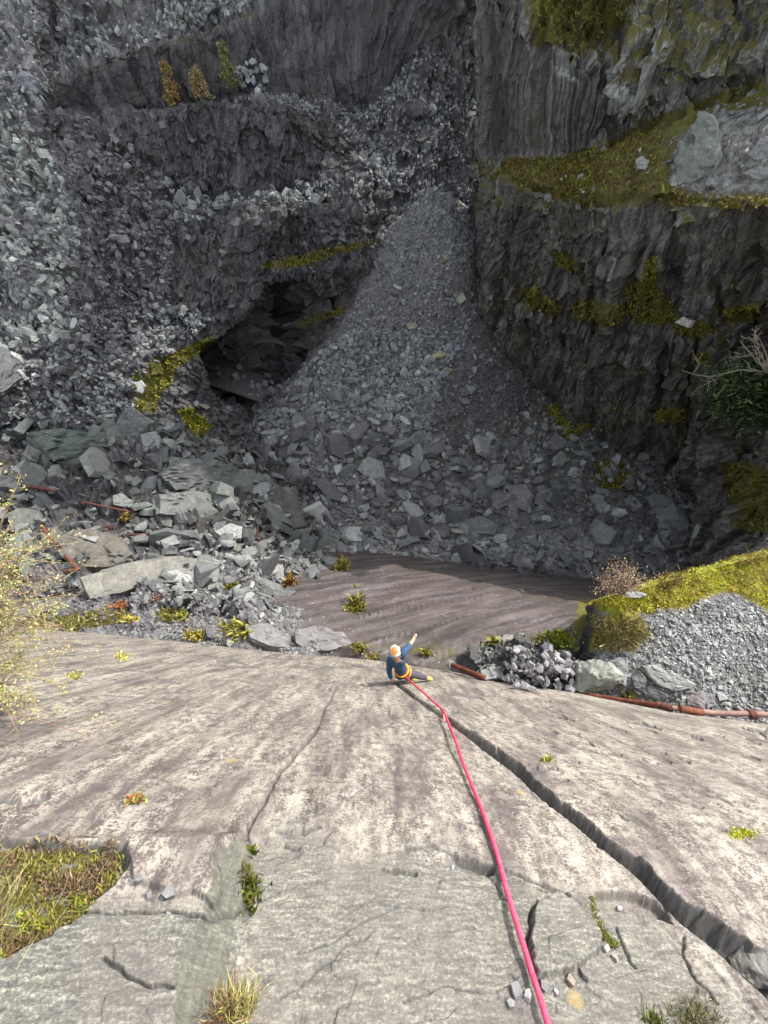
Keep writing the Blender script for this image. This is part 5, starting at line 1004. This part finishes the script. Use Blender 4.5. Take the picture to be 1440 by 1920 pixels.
plant('moss_tuft', 'tiny orange and green stonecrop on the pale left of the slab', 'moss', 253, 1504, 16, 150, 9, 2.5, [(.35, .12, .05), (.2, .25, .05), (.3, .2, .1)], slab=True, squash=.45)
plant('moss_tuft', 'tiny bright green sprig alone on the slab right of the crack', 'moss', 1024, 1425, 11, 70, 7, 2, [(.28, .33, .05), (.3, .3, .1)], slab=True, squash=.4)
plant('lichen_patch', 'lemon yellow lichen patch on the right of the slab', 'lichen', 1392, 1566, 24, 330, 2.5, 3, [(.42, .44, .05), (.5, .5, .08)], slab=True, squash=.38)
for x, y, lab in [(142, 1268, 'yellow moss dot on the upper left of the slab'), (228, 1232, 'pale yellow moss dot just below the left turf on the slab')]:
    plant('moss_tuft', lab, 'moss', x, y, 14, 80, 5, 2, [(.35, .32, .08), (.28, .26, .06)], slab=True, squash=.4)
plant('moss_strip', 'dark green moss cushion in the seam of the greenish step', 'moss', 469, 1668, 16, 260, 11, 3, [(.06, .075, .012), (.09, .10, .015), (.10, .09, .03)], slab=True, squash=2.2, up=0)
plant('moss_tuft', 'small dark green moss tuft at the top of the seam', 'moss', 470, 1598, 9, 70, 8, 3, [(.06, .075, .012), (.09, .10, .015)], slab=True, squash=.7, up=0)
mb = MB(); t = rp.uniform(0, 1, 900); xx = np.interp(t, [0, .3, .7, 1], [1107, 1115, 1132, 1155]) + rp.normal(0, 4, 900); yy = np.interp(t, [0, .3, .7, 1], [1694, 1730, 1758, 1776]) + rp.normal(0, 4, 900)
P = onslab(xx, yy, .0); e = onslab(1130, 1740, .1) - onslab(1130, 1740); nn = e / np.linalg.norm(e); blades(mb, P, np.tile(nn, (900, 1)), .012, .0024, [(.12, .17, .025), (.17, .22, .03), (.2, .19, .05), (.22, .16, .07)], rp, .7)
o = link('moss_strip', mb.mesh('moss_strip', M_leaf)); recenter(o); tag(o, 'ribbon of green club moss along the edge of the raised flake', 'moss')
def tuft_on_slab(name, label, cat, px, py, n, length, cols, lean, spread, width=.0022, dirv=None):
    mb = MB(); xx = px + rp.normal(0, spread, n); yy = py + rp.normal(0, spread * .6, n)
    P = onslab(xx, yy, -.01); e = onslab(px, py, .1) - onslab(px, py); nn = e / np.linalg.norm(e) * .7 + np.array(dirv if dirv else (0, 0, .3))
    blades(mb, P, np.tile(nn / np.linalg.norm(nn), (n, 1)), length, width, cols, rp, lean, .7, .2)
    o = link(name, mb.mesh(name, M_leaf)); recenter(o); return tag(o, label, cat)
tuft_on_slab('grass_tuft', 'straw coloured grass tuft growing from the seam at the bottom', 'grass', 445, 1893, 420, .085, [(.36, .31, .12), (.42, .37, .17), (.28, .27, .08), (.14, .08, .03), (.2, .22, .04)], .42, 17, .0016, (0, .35, .1))
tuft_on_slab('grass_tuft', 'dead brown stalks at the foot of the straw coloured tuft', 'grass', 418, 1912, 160, .09, [(.18, .10, .05), (.12, .07, .04), (.2, .15, .08)], .6, 14, .0018, (-.1, .3, 0))
tuft_on_slab('heather_clump', 'green heather sprigs at the bottom right of the slab', 'heather', 1300, 1908, 520, .045, [(.085, .09, .025), (.12, .12, .035), (.16, .12, .05), (.06, .07, .02)], .7, 24, .0018, (0, .6, .1))
tuft_on_slab('heather_clump', 'smaller green heather sprigs left of the other bottom heather', 'heather', 1230, 1914, 160, .04, [(.11, .13, .03), (.15, .16, .04), (.08, .10, .03)], .5, 12, .0025, (-.2, .5, .1))
# the bed of moss and dead grass in the hollow at lower left
BED = [(-200, 1556), (-20, 1570), (60, 1582), (150, 1592), (228, 1612), (238, 1655), (160, 1740), (80, 1792), (0, 1835), (-200, 1900)]
mb = MB(); n = 22000; xx = rp.uniform(-200, 240, n); yy = rp.uniform(1555, 1900, n); k = inpoly(xx, yy, BED); xx, yy = xx[k], yy[k]
gn = fbm(np.stack([xx / 60, yy / 45, 0 * xx], -1), 3, 890); lump = fbm(np.stack([xx / 28, yy / 22, 0 * xx + 4], -1), 2, 891)
P = onslab(xx, yy, .0) ; e = onslab(100, 1680, .1) - onslab(100, 1680); nn = e / np.linalg.norm(e); P = P + nn * (.028 * lump)[:, None]
brt = (np.hypot((xx - 145) / 40, (yy - 1715) / 28) < 1) | (np.hypot((xx - 60) / 60, (yy - 1735) / 30) < .9)
for sel, cols, L in [((gn > .10) & ~brt, [(.13, .13, .02), (.17, .16, .03), (.09, .085, .02), (.2, .17, .05)], .026), ((gn <= .10) & ~brt, [(.10, .06, .035), (.14, .085, .045), (.075, .05, .03), (.18, .13, .07), (.12, .11, .025)], .028), (brt, [(.15, .18, .02), (.19, .21, .025), (.12, .11, .025), (.14, .09, .04)], .024)]:
    blades(mb, P[sel], np.tile(nn, (sel.sum(), 1)), L, .0042, cols, rp, .5, .5)
n = 230; xx = rp.uniform(-120, 190, n); yy = rp.uniform(1590, 1800, n); k = inpoly(xx, yy, BED); P = onslab(xx[k], yy[k], -.02); blades(mb, P, np.tile(nn * .5 + np.array([.5, .55, .2]), (k.sum(), 1)), .10, .0010, [(.3, .25, .13), (.3, .2, .12), (.42, .38, .2)], rp, .45, .9, .1)
o = link('moss_bed', mb.mesh('moss_bed', M_leaf)); recenter(o); tag(o, 'bed of olive and brown moss filling the hollow at the lower left of the slab', 'moss')
mb = MB(); n = 240; xx = rp.normal(-22, 20, n); yy = rp.normal(1735, 42, n); P = onslab(xx, yy, -.02)
blades(mb, P, np.tile(nn * .6 + np.array([.35, .75, .1]), (n, 1)), .15, .0013, [(.30, .28, .11), (.25, .26, .08), (.34, .31, .16), (.18, .20, .05)], rp, .3, .6, .1)
o = link('grass_tuft', mb.mesh('grass_tuft', M_leaf)); recenter(o); tag(o, 'long pale grass leaning over the moss bed from the left edge', 'grass')
mb = MB(); 
for x, y, s_ in [(122, 1640, 30), (130, 1676, 20), (20, 1600, 26)]:
    P0 = onslab(x, y, -.008); 
o2 = None
for i, (x, y, s_, lab) in enumerate([(120, 1640, 30, 'mauve slate flake half buried in the moss bed'), (128, 1676, 18, 'small mauve chip below the half buried flake'), (12, 1602, 34, 'mauve stone at the upper left of the moss bed')]):
    outline_rock([(x - s_ * .35, y + s_ * .7), (x - s_ * .5, y), (x, y - s_ * .7), (x + s_ * .5, y - s_ * .5), (x + s_ * .2, y + s_ * .4)], .25, lab, (.16, .135, .14), None, up=0, view=.6, lift=.4, name='slate_chip')
# ---- shrubs and trees: every stem a tube, every leaf a face
def twig(mb, a, d, L, r0, r, depth, leafpts, droop=-.02, col=(.22, .18, .12), wander=.25, nseg=6, kids=(2, 4), kl=.5):
    pts = [np.array(a, float)]; dd = np.array(d, float); dd /= np.linalg.norm(dd)
    for i in range(nseg):
        dd = dd + wander * r.normal(0, .35, 3) + np.array([0, 0, -droop]); dd /= np.linalg.norm(dd); pts.append(pts[-1] + dd * L / nseg)
    mb.tube(pts, np.linspace(r0, r0 * .35, nseg + 1), 5, col)
    if depth == 0 or L < .04:
        for p in pts[2:]: leafpts.append(p)
        leafpts.append(pts[-1]); return
    for p in pts[nseg // 2:]: leafpts.append(p)
    for _ in range(int(r.integers(*kids))):
        i = int(r.integers(1, nseg)); t = pts[i + 1] - pts[i]; t /= np.linalg.norm(t)
        nd = t + r.normal(0, .55, 3); twig(mb, pts[i], nd, L * kl * r.uniform(.7, 1.2), r0 * .55, r, depth - 1, leafpts, droop, col, wander, nseg, kids, kl)
def woody(name, label, cat, root, stems, leafsize, leafcols, r, nleaf=1.0, jitter=.03, crown='foliage', stem='stem', leafasp=.55, group=None):
    e = bpy.data.objects.new(name, None); C.objects.link(e); e.location = [float(q) for q in root]; tag(e, label, cat, group)
    mb = MB(); lp = []
    for s_ in stems: twig(mb, *s_[:4], r, *s_[4:5], lp, **s_[5])
    child(link(stem, mb.mesh(stem, M_bark, True), e), e)
    if leafsize and lp:
        lp = np.array(lp); k = int(len(lp) * nleaf); lp = lp[r.integers(0, len(lp), k)] + r.normal(0, jitter, (k, 3))
        ml = MB(); leaves(ml, lp, leafsize, leafcols, r, leafasp); child(link(crown, ml.mesh(crown, M_leaf), e), e)
    return e
r1 = np.random.default_rng(61)
# pale bush at the left edge
root = onslab(-130, 1250); st = []
for i in range(76):
    y0 = r1.uniform(1060, 1330); a = atD(-70 + r1.normal(0, 12), y0, 3.5 + r1.normal(0, .15)); ty = y0 + r1.uniform(-190, 40); tx = (-10 + 155 * r1.uniform(0, 1) ** 1.7) * (1 if ty < 1190 else .8)
    ty = min(max(ty, 880), 1340); b = atD(tx, ty, 3.4 + r1.normal(0, .25)); d = b - a; L = np.linalg.norm(d)
    st.append((a, d + np.array([0, 0, .1]), L, .0075, 2, dict(droop=.01, col=[(.25, .20, .10), (.21, .15, .09), (.30, .25, .12), (.20, .12, .09)][i % 4], wander=.22, kids=(2, 4), kl=.42)))
for i in range(5): st.append((onslab(-130 + 15 * i, 1250 + 15 * i, -.05), atD(-70, 1150 + 30 * i, 3.45) - onslab(-130 + 15 * i, 1250 + 15 * i), .9, .012, 0, dict(col=(.2, .15, .1), wander=.1)))
woody('leafy_bush', 'pale yellow green bush with thin twigs reaching in from the left edge', 'bush', root, st, .0095, [(.27, .29, .09), (.33, .33, .13), (.21, .25, .07), (.36, .32, .15), (.28, .22, .08)], r1, 2.0, .022, leafasp=.6)
# dry shrub on the corner of the right ledge
p, n, D = hit(1168, 1113); st = []
for i in range(46):
    d = np.array([r1.normal(0, .75), r1.uniform(.1, 1.0), r1.uniform(-.2, .6)]) + np.array([-.1, .25, .1]); st.append((p + r1.normal(0, .03, 3), d, r1.uniform(.3, .62), .0065, 1, dict(droop=0.0, col=(.17, .11, .09), wander=.3, kids=(3, 6), kl=.45)))
woody('dry_shrub', 'twiggy shrub with small straw and pinkish leaves on the corner of the sunny ledge', 'shrub', p, st, .012, [(.42, .33, .16), (.48, .40, .22), (.36, .26, .14), (.45, .33, .24), (.30, .26, .10)], r1, 1.1, .03)
# bare tree and dark conifer on the right cliff
p, n, D = hit(1436, 700); D *= .95; base = atD(1436, 700, D); st = []
for tx, ty in [(1345, 690), (1368, 668), (1385, 640), (1400, 628), (1420, 616), (1445, 630), (1380, 690), (1410, 660), (1465, 650)]:
    b = atD(tx, ty, D * r1.uniform(.93, 1.02)); d = b - base; st.append((base, d, np.linalg.norm(d), .030, 2, dict(droop=0, col=(.33, .29, .22), wander=.75, kids=(3, 6), kl=.40)))
woody('bare_tree', 'leafless pale branched dead tree on the right cliff', 'tree', base, st, 0, None, r1, stem='branches')
p, n, D = hit(1400, 770); D *= .97; base = atD(1430, 790, D); st = []; m = D / F
e = bpy.data.objects.new('conifer_tree', None); C.objects.link(e); e.location = [float(q) for q in base]; tag(e, 'dense dark green conifer leaning out from the right cliff below the bare tree', 'tree')
mb = MB(); top = atD(1425, 700, D * .93); mb.tube([base, base * .6 + top * .4, top], [.16, .11, .05], 8, (.12, .10, .08)); ml = MB()
for tx, ty in [(1356, 722), (1360, 740), (1375, 712), (1385, 755), (1400, 700), (1410, 735), (1400, 778), (1430, 700), (1440, 740), (1430, 770), (1460, 720), (1462, 760), (1372, 735), (1390, 728), (1420, 715), (1380, 768)]:
    b = atD(tx, ty, D * r1.uniform(.90, .97)); mb.tube([top * .5 + base * .5, b], [.05, .02], 5, (.12, .10, .08))
    P = b + r1.normal(0, 1, (420, 3)) * np.array([.52, .5, .20]); blades(ml, P, np.tile(np.array([-.4, -.3, .25]), (420, 1)), .20, .030, [(.035, .062, .022), (.055, .085, .03), (.028, .048, .022), (.08, .11, .035)], r1, .5)
child(link('trunk', mb.mesh('trunk', M_bark, True), e), e); child(link('crown', ml.mesh('crown', M_leaf), e), e)
def small_tree(px, py, hpx, wpx, cols, label, group=None):
    p, n, D = hit(px, py); D *= .985; p = atD(px, py, D); h = hpx * D / F; w = wpx * D / F
    e = bpy.data.objects.new('larch_tree', None); C.objects.link(e); e.location = [float(q) for q in p]; tag(e, label, 'tree', group)
    mb = MB(); ax = np.array([0, .1, 1.0]); mb.tube([p, p + ax * h * .5, p + ax * h], [w * .10, w * .06, w * .02], 6, (.10, .08, .06)); ml = MB()
    for i in range(38):
        t = r1.uniform(.08, 1); a = r1.uniform(0, 6.28); L = w * .62 * (1.05 - t) ** .6 * r1.uniform(.6, 1.1); b = p + ax * h * t; q = b + np.array([math.cos(a) * L, math.sin(a) * L, -.1 * L])
        mb.tube([b, q], [w * .025, w * .01], 4, (.12, .09, .06)); P = b + (q - b) * r1.uniform(.3, 1.05, (26, 1)) + r1.normal(0, w * .07, (26, 3)); leaves(ml, P, w * .055, cols, r1)
    child(link('trunk', mb.mesh('trunk', M_bark, True), e), e); child(link('crown', ml.mesh('crown', M_leaf), e), e)
small_tree(330, 192, 50, 34, [(.25, .17, .05), (.30, .21, .06), (.2, .15, .05)], 'golden larch on the bench below the dark wall, leftmost of three small trees')
small_tree(381, 187, 38, 34, [(.22, .16, .06), (.27, .2, .08), (.17, .13, .06)], 'tawny brown sapling on the bench, middle of three small trees')
small_tree(437, 172, 58, 34, [(.15, .17, .05), (.22, .22, .06), (.12, .13, .05)], 'olive green sapling beside the pale rocks, rightmost of three small trees')
for i in range(34):
    x, y = r1.uniform(438, 498), r1.uniform(112, 160)
    if y < 112 + abs(x - 470) * .6: continue
    p, n, D = hit(x, y); block(TME[int(r1.integers(2, 12))], p * .985, frames(base_n(n, .5, .6, p)[None], .4, r1)[0], r1.uniform(5, 10) * D / F, [(.24, .25, .25), (.19, .2, .2), (.30, .31, .31)][i % 3], 'pale block in the pocket of rubble beside the olive sapling', 'pale blocks below the upper wall')
# ------------------------------------------------------------------ climber, rope and gear
M_skin = simple('skin', (.42, .23, .16), .6, .15, 30); M_shirt = simple('blue_shirt', (.028, .065, .125), .8, .3, 18, bump=.004); M_trous = simple('grey_trousers', (.060, .050, .060), .85, .25, 18, bump=.004)
M_white = simple('helmet_white', (.42, .39, .33), .35, .08, 10); M_orange = simple('helmet_orange', (.55, .13, .025), .35, .1, 10); M_black = simple('dark_webbing', (.02, .02, .022), .7, .2, 30)
M_shoe = simple('yellow_green_shoe', (.38, .38, .07), .6, .3, 20); M_webbing = simple('orange_webbing', (.62, .26, .03), .6, .2, 30); M_hair = simple('dark_hair', (.025, .018, .013), .7, .2, 60)
M_metal = simple('carabiner_metal', (.5, .5, .5), .35, .1, 20, metal=1.0); M_sole = simple('shoe_sole', (.025, .025, .025), .8, .2, 20)
m, nt, b = mat_new('pink_rope'); g = NG(nt); uvp = g.n('TexCoord').outputs['Object']
g.l(g.ramp(g.noise(uvp, 60, 3, .6), [(.35, (.50, .025, .075)), (.65, (.72, .06, .13))]), b.inputs['Base Color']); b.inputs['Roughness'].default_value = .75; M_rope = m
def skin_mesh(name, verts, edges, radii, mat, root=0, sub=2):
    me = bpy.data.meshes.new(name); me.from_pydata([tuple(float(q) for q in v) for v in verts], edges, [])
    o = bpy.data.objects.new(name, me); C.objects.link(o)
    md = o.modifiers.new('skin', 'SKIN'); md.use_smooth_shade = True
    lay = me.skin_vertices[0] if len(me.skin_vertices) else None
    if lay is None:
        bm = bmesh.new(); bm.from_mesh(me); bm.verts.layers.skin.verify(); bm.to_mesh(me); bm.free(); lay = me.skin_vertices[0]
    for i, r in enumerate(radii): lay.data[i].radius = (r, r) if np.isscalar(r) else r
    for i in range(len(verts)): lay.data[i].use_root = (i == root)
    sd = o.modifiers.new('sub', 'SUBSURF'); sd.levels = sub; sd.render_levels = sub
    dg = bpy.context.evaluated_depsgraph_get(); me2 = bpy.data.meshes.new_from_object(o.evaluated_get(dg))
    bpy.data.objects.remove(o); me2.name = name; me2.materials.clear(); me2.materials.append(mat)
    for p_ in me2.polygons: p_.use_smooth = True
    return me2
J = {k: atD(*v[:2], np.array(float(v[2]))) for k, v in dict(head=(740.5, 1222, 5.66), neck=(743, 1231, 5.80), chest=(746, 1239, 5.93), waist=(750, 1250, 6.12), pelvis=(753, 1257, 6.24),
     s1=(731, 1236, 5.92), e1=(729.5, 1259, 6.07), w1=(734.5, 1276, 6.14), s2=(755, 1225, 5.80), e2=(766.5, 1212, 5.86), w2=(774.5, 1200.5, 5.97), h2=(758.5, 1259.5, 6.30), k2=(782, 1266, 6.40), a2=(801, 1271.5, 6.62), h1=(748, 1260, 6.30), k1=(757, 1266, 6.52), a1=(774, 1272, 6.72)).items()}
J['p1'] = onslab(737.5, 1281.5, .035); J['p2'] = atD(776.5, 1195, np.array(6.02))
cl = bpy.data.objects.new('person', None); C.objects.link(cl); cl.location = [float(q) for q in J['pelvis']]
tag(cl, 'climber in orange and white helmet and blue top, gripping the crack with one arm raised', 'person')
V = []; E = []; RR = []
def av(p, r): V.append(p); RR.append(r); return len(V) - 1
def chain(start, pts):
    k = start
    for p, r in pts:
        q = av(p, r); E.append((k, q)); k = q
    return k
k0 = av(J['pelvis'], .098); kw = chain(k0, [(J['waist'], .092)]); kc = chain(kw, [(J['chest'], .105)]); kn = chain(kc, [(J['neck'], .05)]); kh0 = chain(kn, [(J['head'] * .985 + J['neck'] * .015, .075)])
def fingers(k, wrist, palm, nrm, L, curl):
    d = palm - wrist; d /= np.linalg.norm(d); nrm = nrm - d * (nrm @ d); nrm /= np.linalg.norm(nrm); s = np.cross(d, nrm)
    for i, (o_, l) in enumerate([(-1.2, .82), (-.4, .97), (.4, 1.0), (1.2, .88)]):
        a = palm + s * o_ * .014 + d * .018; b_ = a + (d + s * o_ * .10 - nrm * curl * .4) * L * l * .5; c = b_ + (d * (1 - curl * .6) + s * o_ * .06 - nrm * curl) * L * l * .5; chain(k, [(a, .0085), (b_, .0078), (c, .0062)])
    a = palm + s * .026 - d * .016; chain(k, [(a, .010), (a + (s * .8 + d * .7) * .03, .009), (a + (s * .5 + d * 1.4) * .042, .007)])
k = chain(kc, [(J['s1'], .056), (J['e1'], .040), (J['w1'], .027)]); k = chain(k, [(J['p1'], .026)]); nsl = onslab(737, 1281, .1) - onslab(737, 1281); fingers(k, J['w1'], J['p1'], nsl / np.linalg.norm(nsl), .062, .45)
k = chain(kc, [(J['s2'], .056), (J['e2'], .040), (J['w2'], .027)]); k = chain(k, [(J['p2'], .027)]); fingers(k, J['w2'], J['p2'], np.array([-.5, -.6, .6]), .064, .12)
for h, kn_, an, fx, fy in (('h1', 'k1', 'a1', 779, 1276.5), ('h2', 'k2', 'a2', 808, 1277)):
    k = chain(k0, [(J[h], .082), (J[kn_], .056), (J[an], .037)]); f = onslab(fx, fy, .03); chain(k, [((J[an] + f) / 2, .034), (f, .026)]); J['f' + h[1]] = f
child(link('body', skin_mesh('body', V, E, RR, M_skin, k0), cl), cl)
def garment(name, chains, mat, root=0):
    V2 = []; E2 = []; R2 = []; idx = {}
    for c in chains:
        last = None
        for key, p, r in c:
            if key not in idx: idx[key] = len(V2); V2.append(p); R2.append(r)
            if last is not None: E2.append((last, idx[key]))
            last = idx[key]
    return child(link(name, skin_mesh(name, V2, E2, R2, mat, root), cl), cl)
lp = lambda a, b_, t: J[a] * (1 - t) + J[b_] * t
garment('shirt', [[('p', lp('pelvis', 'waist', .25), .112), ('w', J['waist'], .108), ('c', J['chest'], .120), ('n', lp('chest', 'neck', .8), .066)], [('c', 0, 0), ('s1', J['s1'], .068), ('e1', J['e1'], .050), ('w1', lp('e1', 'w1', .8), .038)], [('c', 0, 0), ('s2', J['s2'], .068), ('e2', J['e2'], .050), ('w2', lp('e2', 'w2', .45), .042)]], M_shirt, 1)
garment('trousers', [[('p', J['pelvis'], .112), ('h1', J['h1'], .094), ('k1', J['k1'], .067), ('a1', lp('k1', 'a1', .92), .050)], [('p', 0, 0), ('h2', J['h2'], .094), ('k2', J['k2'], .067), ('a2', lp('k2', 'a2', .92), .050)], [('p', 0, 0), ('t', lp('pelvis', 'waist', .35), .106)]], M_trous, 0)
for a, f in (('a1', 'f1'), ('a2', 'f2')):
    V3 = [J[a], J[a] * .45 + J[f] * .55, J[f] + (J[f] - J[a]) * .15]; child(link('shoe', skin_mesh('shoe', V3, [(0, 1), (1, 2)], [.044, .042, .034], M_shoe, 1), cl), cl)
# helmet with orange crown, brim and vents; hair and face under it
hc = J['head']; ax = -(hc / np.linalg.norm(hc)) * .55 + (J['head'] - J['neck']) / np.linalg.norm(J['head'] - J['neck']) * .6 + np.array([0, 0, .2]); ax /= np.linalg.norm(ax)
fw = np.array([.15, -1, -.25]); fw -= ax * (fw @ ax); fw /= np.linalg.norm(fw); sd_ = np.cross(fw, ax)
def shell(name, lo, hi, rx, ry, rz, mat, off=0.0, parent=None, n=28, mrows=10):
    mb = MB(); th = np.linspace(lo, hi, mrows); V4 = []
    for t in th:
        for j in range(n):
            a = 2 * math.pi * j / n; V4.append(hc + ax * (off + rz * math.cos(t)) + (sd_ * math.cos(a) * rx + fw * math.sin(a) * ry) * math.sin(t))
    q = [(i * n + j, i * n + (j + 1) % n, (i + 1) * n + (j + 1) % n, (i + 1) * n + j) for i in range(mrows - 1) for j in range(n)]
    mb.add(V4, None, q); return child(link(name, mb.mesh(name, mat, True), parent or cl), cl)
he = shell('helmet', .02, 1.72, .090, .104, .088, M_white, .012)
for name, lo, hi, k, mt in (('helmet_crown', .02, .58, 1.035, M_orange), ('helmet_brim', 1.60, 1.80, 1.05, M_white)):
    shell(name, lo, hi, .090 * k, .104 * k, .088 * k, mt, .012, he)
mb = MB()
for a in np.linspace(.3, 5.9, 7):
    p = hc + ax * (.012 + .088 * 1.02 * math.cos(1.15)) + (sd_ * math.cos(a) * .090 + fw * math.sin(a) * .104) * math.sin(1.15) * 1.02; tdir = sd_ * -math.sin(a) + fw * math.cos(a); mb.tube([p - tdir * .014, p + tdir * .014], [.007, .007], 6)
c = child(link('helmet_vents', mb.mesh('helmet_vents', M_black, True)), he)
shell('hair', 1.35, 2.15, .082, .092, .085, M_hair, .0)
fc = hc + fw * .035 - ax * .05; mb = MB(); ring = []
U_, V_ = np.meshgrid(np.linspace(0, 2 * math.pi, 20, endpoint=False), np.linspace(.05, math.pi - .05, 12)); 
Vf = fc + (sd_ * (np.cos(U_) * np.sin(V_))[..., None] * .060 + fw * (np.sin(U_) * np.sin(V_))[..., None] * .070 + ax * np.cos(V_)[..., None] * .080)
# nose, brow and chin shaped into the face
fr = (np.sin(U_) * np.sin(V_)); nose = np.exp(-((np.cos(U_) * np.sin(V_)) / .16) ** 2 - ((np.cos(V_) + .1) / .22) ** 2) * (fr > 0); brow = -np.exp(-((np.abs(np.cos(U_) * np.sin(V_)) - .4) / .18) ** 2 - ((np.cos(V_) - .12) / .14) ** 2) * (fr > 0)
Vf = Vf + fw * (.018 * nose + .008 * brow)[..., None]
q = [(i * 20 + j, i * 20 + (j + 1) % 20, (i + 1) * 20 + (j + 1) % 20, (i + 1) * 20 + j) for i in range(11) for j in range(20)]
mb.add(Vf.reshape(-1, 3), None, q); fo = child(link('face', mb.mesh('face', M_skin, True), cl), cl)
for nm, k_, z_, r_, mt in (('eye', -.022, .012, .007, M_black), ('eye', .022, .012, .007, M_black), ('mouth', 0, -.042, .011, M_hair)):
    mb = MB(); c0 = fc + fw * .066 + sd_ * k_ + ax * z_; mb.tube([c0 - sd_ * r_, c0 + sd_ * r_], [r_ * .55, r_ * .55], 8); o = child(link(nm, mb.mesh(nm, mt, True)), fo)
for k_ in (-1, 1):
    mb = MB(); c0 = fc + sd_ * k_ * .061 + ax * .0; mb.tube([c0 - ax * .02, c0 + ax * .02], [.011, .013], 8); child(link('ear', mb.mesh('ear', M_skin, True)), fo)
# harness: belt, leg loops, gear loops and chalk bag
def ring(c, nrm, rx, rad, mat, name, par):
    nrm = nrm / np.linalg.norm(nrm); a = np.cross(nrm, [0.3, .2, 1]); a /= np.linalg.norm(a); b_ = np.cross(nrm, a); t = np.linspace(0, 2 * math.pi, 25)
    mb = MB(); mb.tube(c + rx * (np.cos(t)[:, None] * a + np.sin(t)[:, None] * b_), [rad] * 25, 6, caps=False); return child(link(name, mb.mesh(name, mat, True)), par)
bdir = J['waist'] - J['pelvis']; hn = ring(lp('pelvis', 'waist', .12), bdir, .116, .017, M_webbing, 'harness', cl); ring(lp('h2', 'k2', .22), J['k2'] - J['h2'], .094, .016, M_webbing, 'leg_loop', hn); ring(lp('h1', 'k1', .3), J['k1'] - J['h1'], .094, .016, M_black, 'leg_loop', hn)
for i in range(4):
    c0 = lp('pelvis', 'waist', .1) + np.array([.10 - .01 * i, .03 + .03 * i, -.03 - .02 * (i % 2)]); mb = MB(); mb.tube([c0, c0 + np.array([.03, .01, -.10])], [.011, .016], 6); child(link('quickdraw', mb.mesh('quickdraw', [M_webbing, M_white, M_metal, M_black][i], True)), hn)
tie = lp('pelvis', 'waist', .0) + (onslab(752, 1262, .0) - lp('pelvis', 'waist', .0)) * .3
for i, (a0, a1) in enumerate([(J['s2'], J['waist'])]):
    mb = MB(); c0 = lp('chest', 's2', .6) - J['chest'] / np.linalg.norm(J['chest']) * .1; c1 = J['waist'] - J['waist'] / np.linalg.norm(J['waist']) * .10; mb.tube([c0, c0 * .5 + c1 * .5 + np.array([-.03, -.02, 0]), c1], [.009] * 3, 6); child(link('sling', mb.mesh('sling', M_rustpale, True)), hn)
# the rope: from the belayer's stance down the slab, through one runner, to the climber
RP = [(1075, 2090), (1042, 1990), (1018, 1915), (995, 1845), (972, 1768), (950, 1690), (930, 1612), (905, 1535), (880, 1470), (858, 1415), (843, 1375), (830, 1343)]
RPD = np.array(RP, float); tt = np.linspace(0, len(RPD) - 1, 90); RPD = catmull(RPD, tt); hh = np.array([max(slabh(np.array(x + a), np.array(y + b)) for a in (-6, 0, 6) for b in (-10, 0, 10)) - float(slabh(np.array(x), np.array(y))) for x, y in RPD])
hh = np.array([hh[max(0, i - 6):i + 7].max() for i in range(len(hh))]); hh = np.convolve(np.pad(hh, 12, mode='edge'), np.ones(25) / 25, 'valid'); ht = np.array([float(slabh(np.array(x), np.array(y))) for x, y in RPD]); hs = np.convolve(np.pad(ht, 12, mode='edge'), np.ones(25) / 25, 'valid'); hh = hh + hs - ht + np.maximum(0, ht - hs - hh).max(); pts = [onslab(np.array(x), np.array(y), .022 + k_) for (x, y), k_ in zip(RPD, hh)]; pts = pts[:86:3] + [pts[-1]]
run = pts[-1]; mid = [atD(812, 1315, np.array(4.72)), atD(790, 1295, np.array(5.25)), atD(769, 1277, np.array(5.8))]
full = np.array(pts + mid + [tie]); t = np.linspace(0, len(full) - 1, 160); Q = catmull(full, t)
mb = MB(); mb.tube(Q, [.0132] * len(Q), 10); o = link('climbing_rope', mb.mesh('climbing_rope', M_rope, True)); recenter(o); tag(o, 'pink red climbing rope running down the slab to the climber', 'rope')
# second, thinner line and the runner in the crack
rn = bpy.data.objects.new('quickdraw', None); C.objects.link(rn); anchor = onslab(838, 1350, .01); rn.location = [float(q) for q in anchor]; tag(rn, 'coral quickdraw clipped in the crack where the rope bends', 'quickdraw')
mb = MB(); mb.tube([anchor, anchor * .5 + run * .5 + nsl * .1, run], [.012, .016, .012], 6); child(link('sling', mb.mesh('sling', simple('coral_sling', (.62, .16, .12), .7, .2, 30), True), rn), rn)
def crab(c, par):
    t = np.linspace(0, 2 * math.pi, 21); a = np.array([1.0, 0, 0]); b_ = np.array([0, -.3, 1.0]); mb = MB(); mb.tube(c + .028 * np.cos(t)[:, None] * a + .045 * np.sin(t)[:, None] * b_, [.006] * 21, 6, caps=False); child(link('carabiner', mb.mesh('carabiner', M_metal, True), par), par)
crab(run, rn); crab(anchor, rn)
# fallen blocks on the floor of the dark recess
rc = np.random.default_rng(77)
for i in range(46):
    x, y = rc.uniform(398, 512), rc.uniform(684, 752)
    if not inpoly(np.array([x]), np.array([y]), [(396, 682), (420, 680), (512, 706), (512, 752), (470, 748), (400, 722)])[0]: continue
    p = atZ(x, y, -19.8); D = float(project(p)[2])
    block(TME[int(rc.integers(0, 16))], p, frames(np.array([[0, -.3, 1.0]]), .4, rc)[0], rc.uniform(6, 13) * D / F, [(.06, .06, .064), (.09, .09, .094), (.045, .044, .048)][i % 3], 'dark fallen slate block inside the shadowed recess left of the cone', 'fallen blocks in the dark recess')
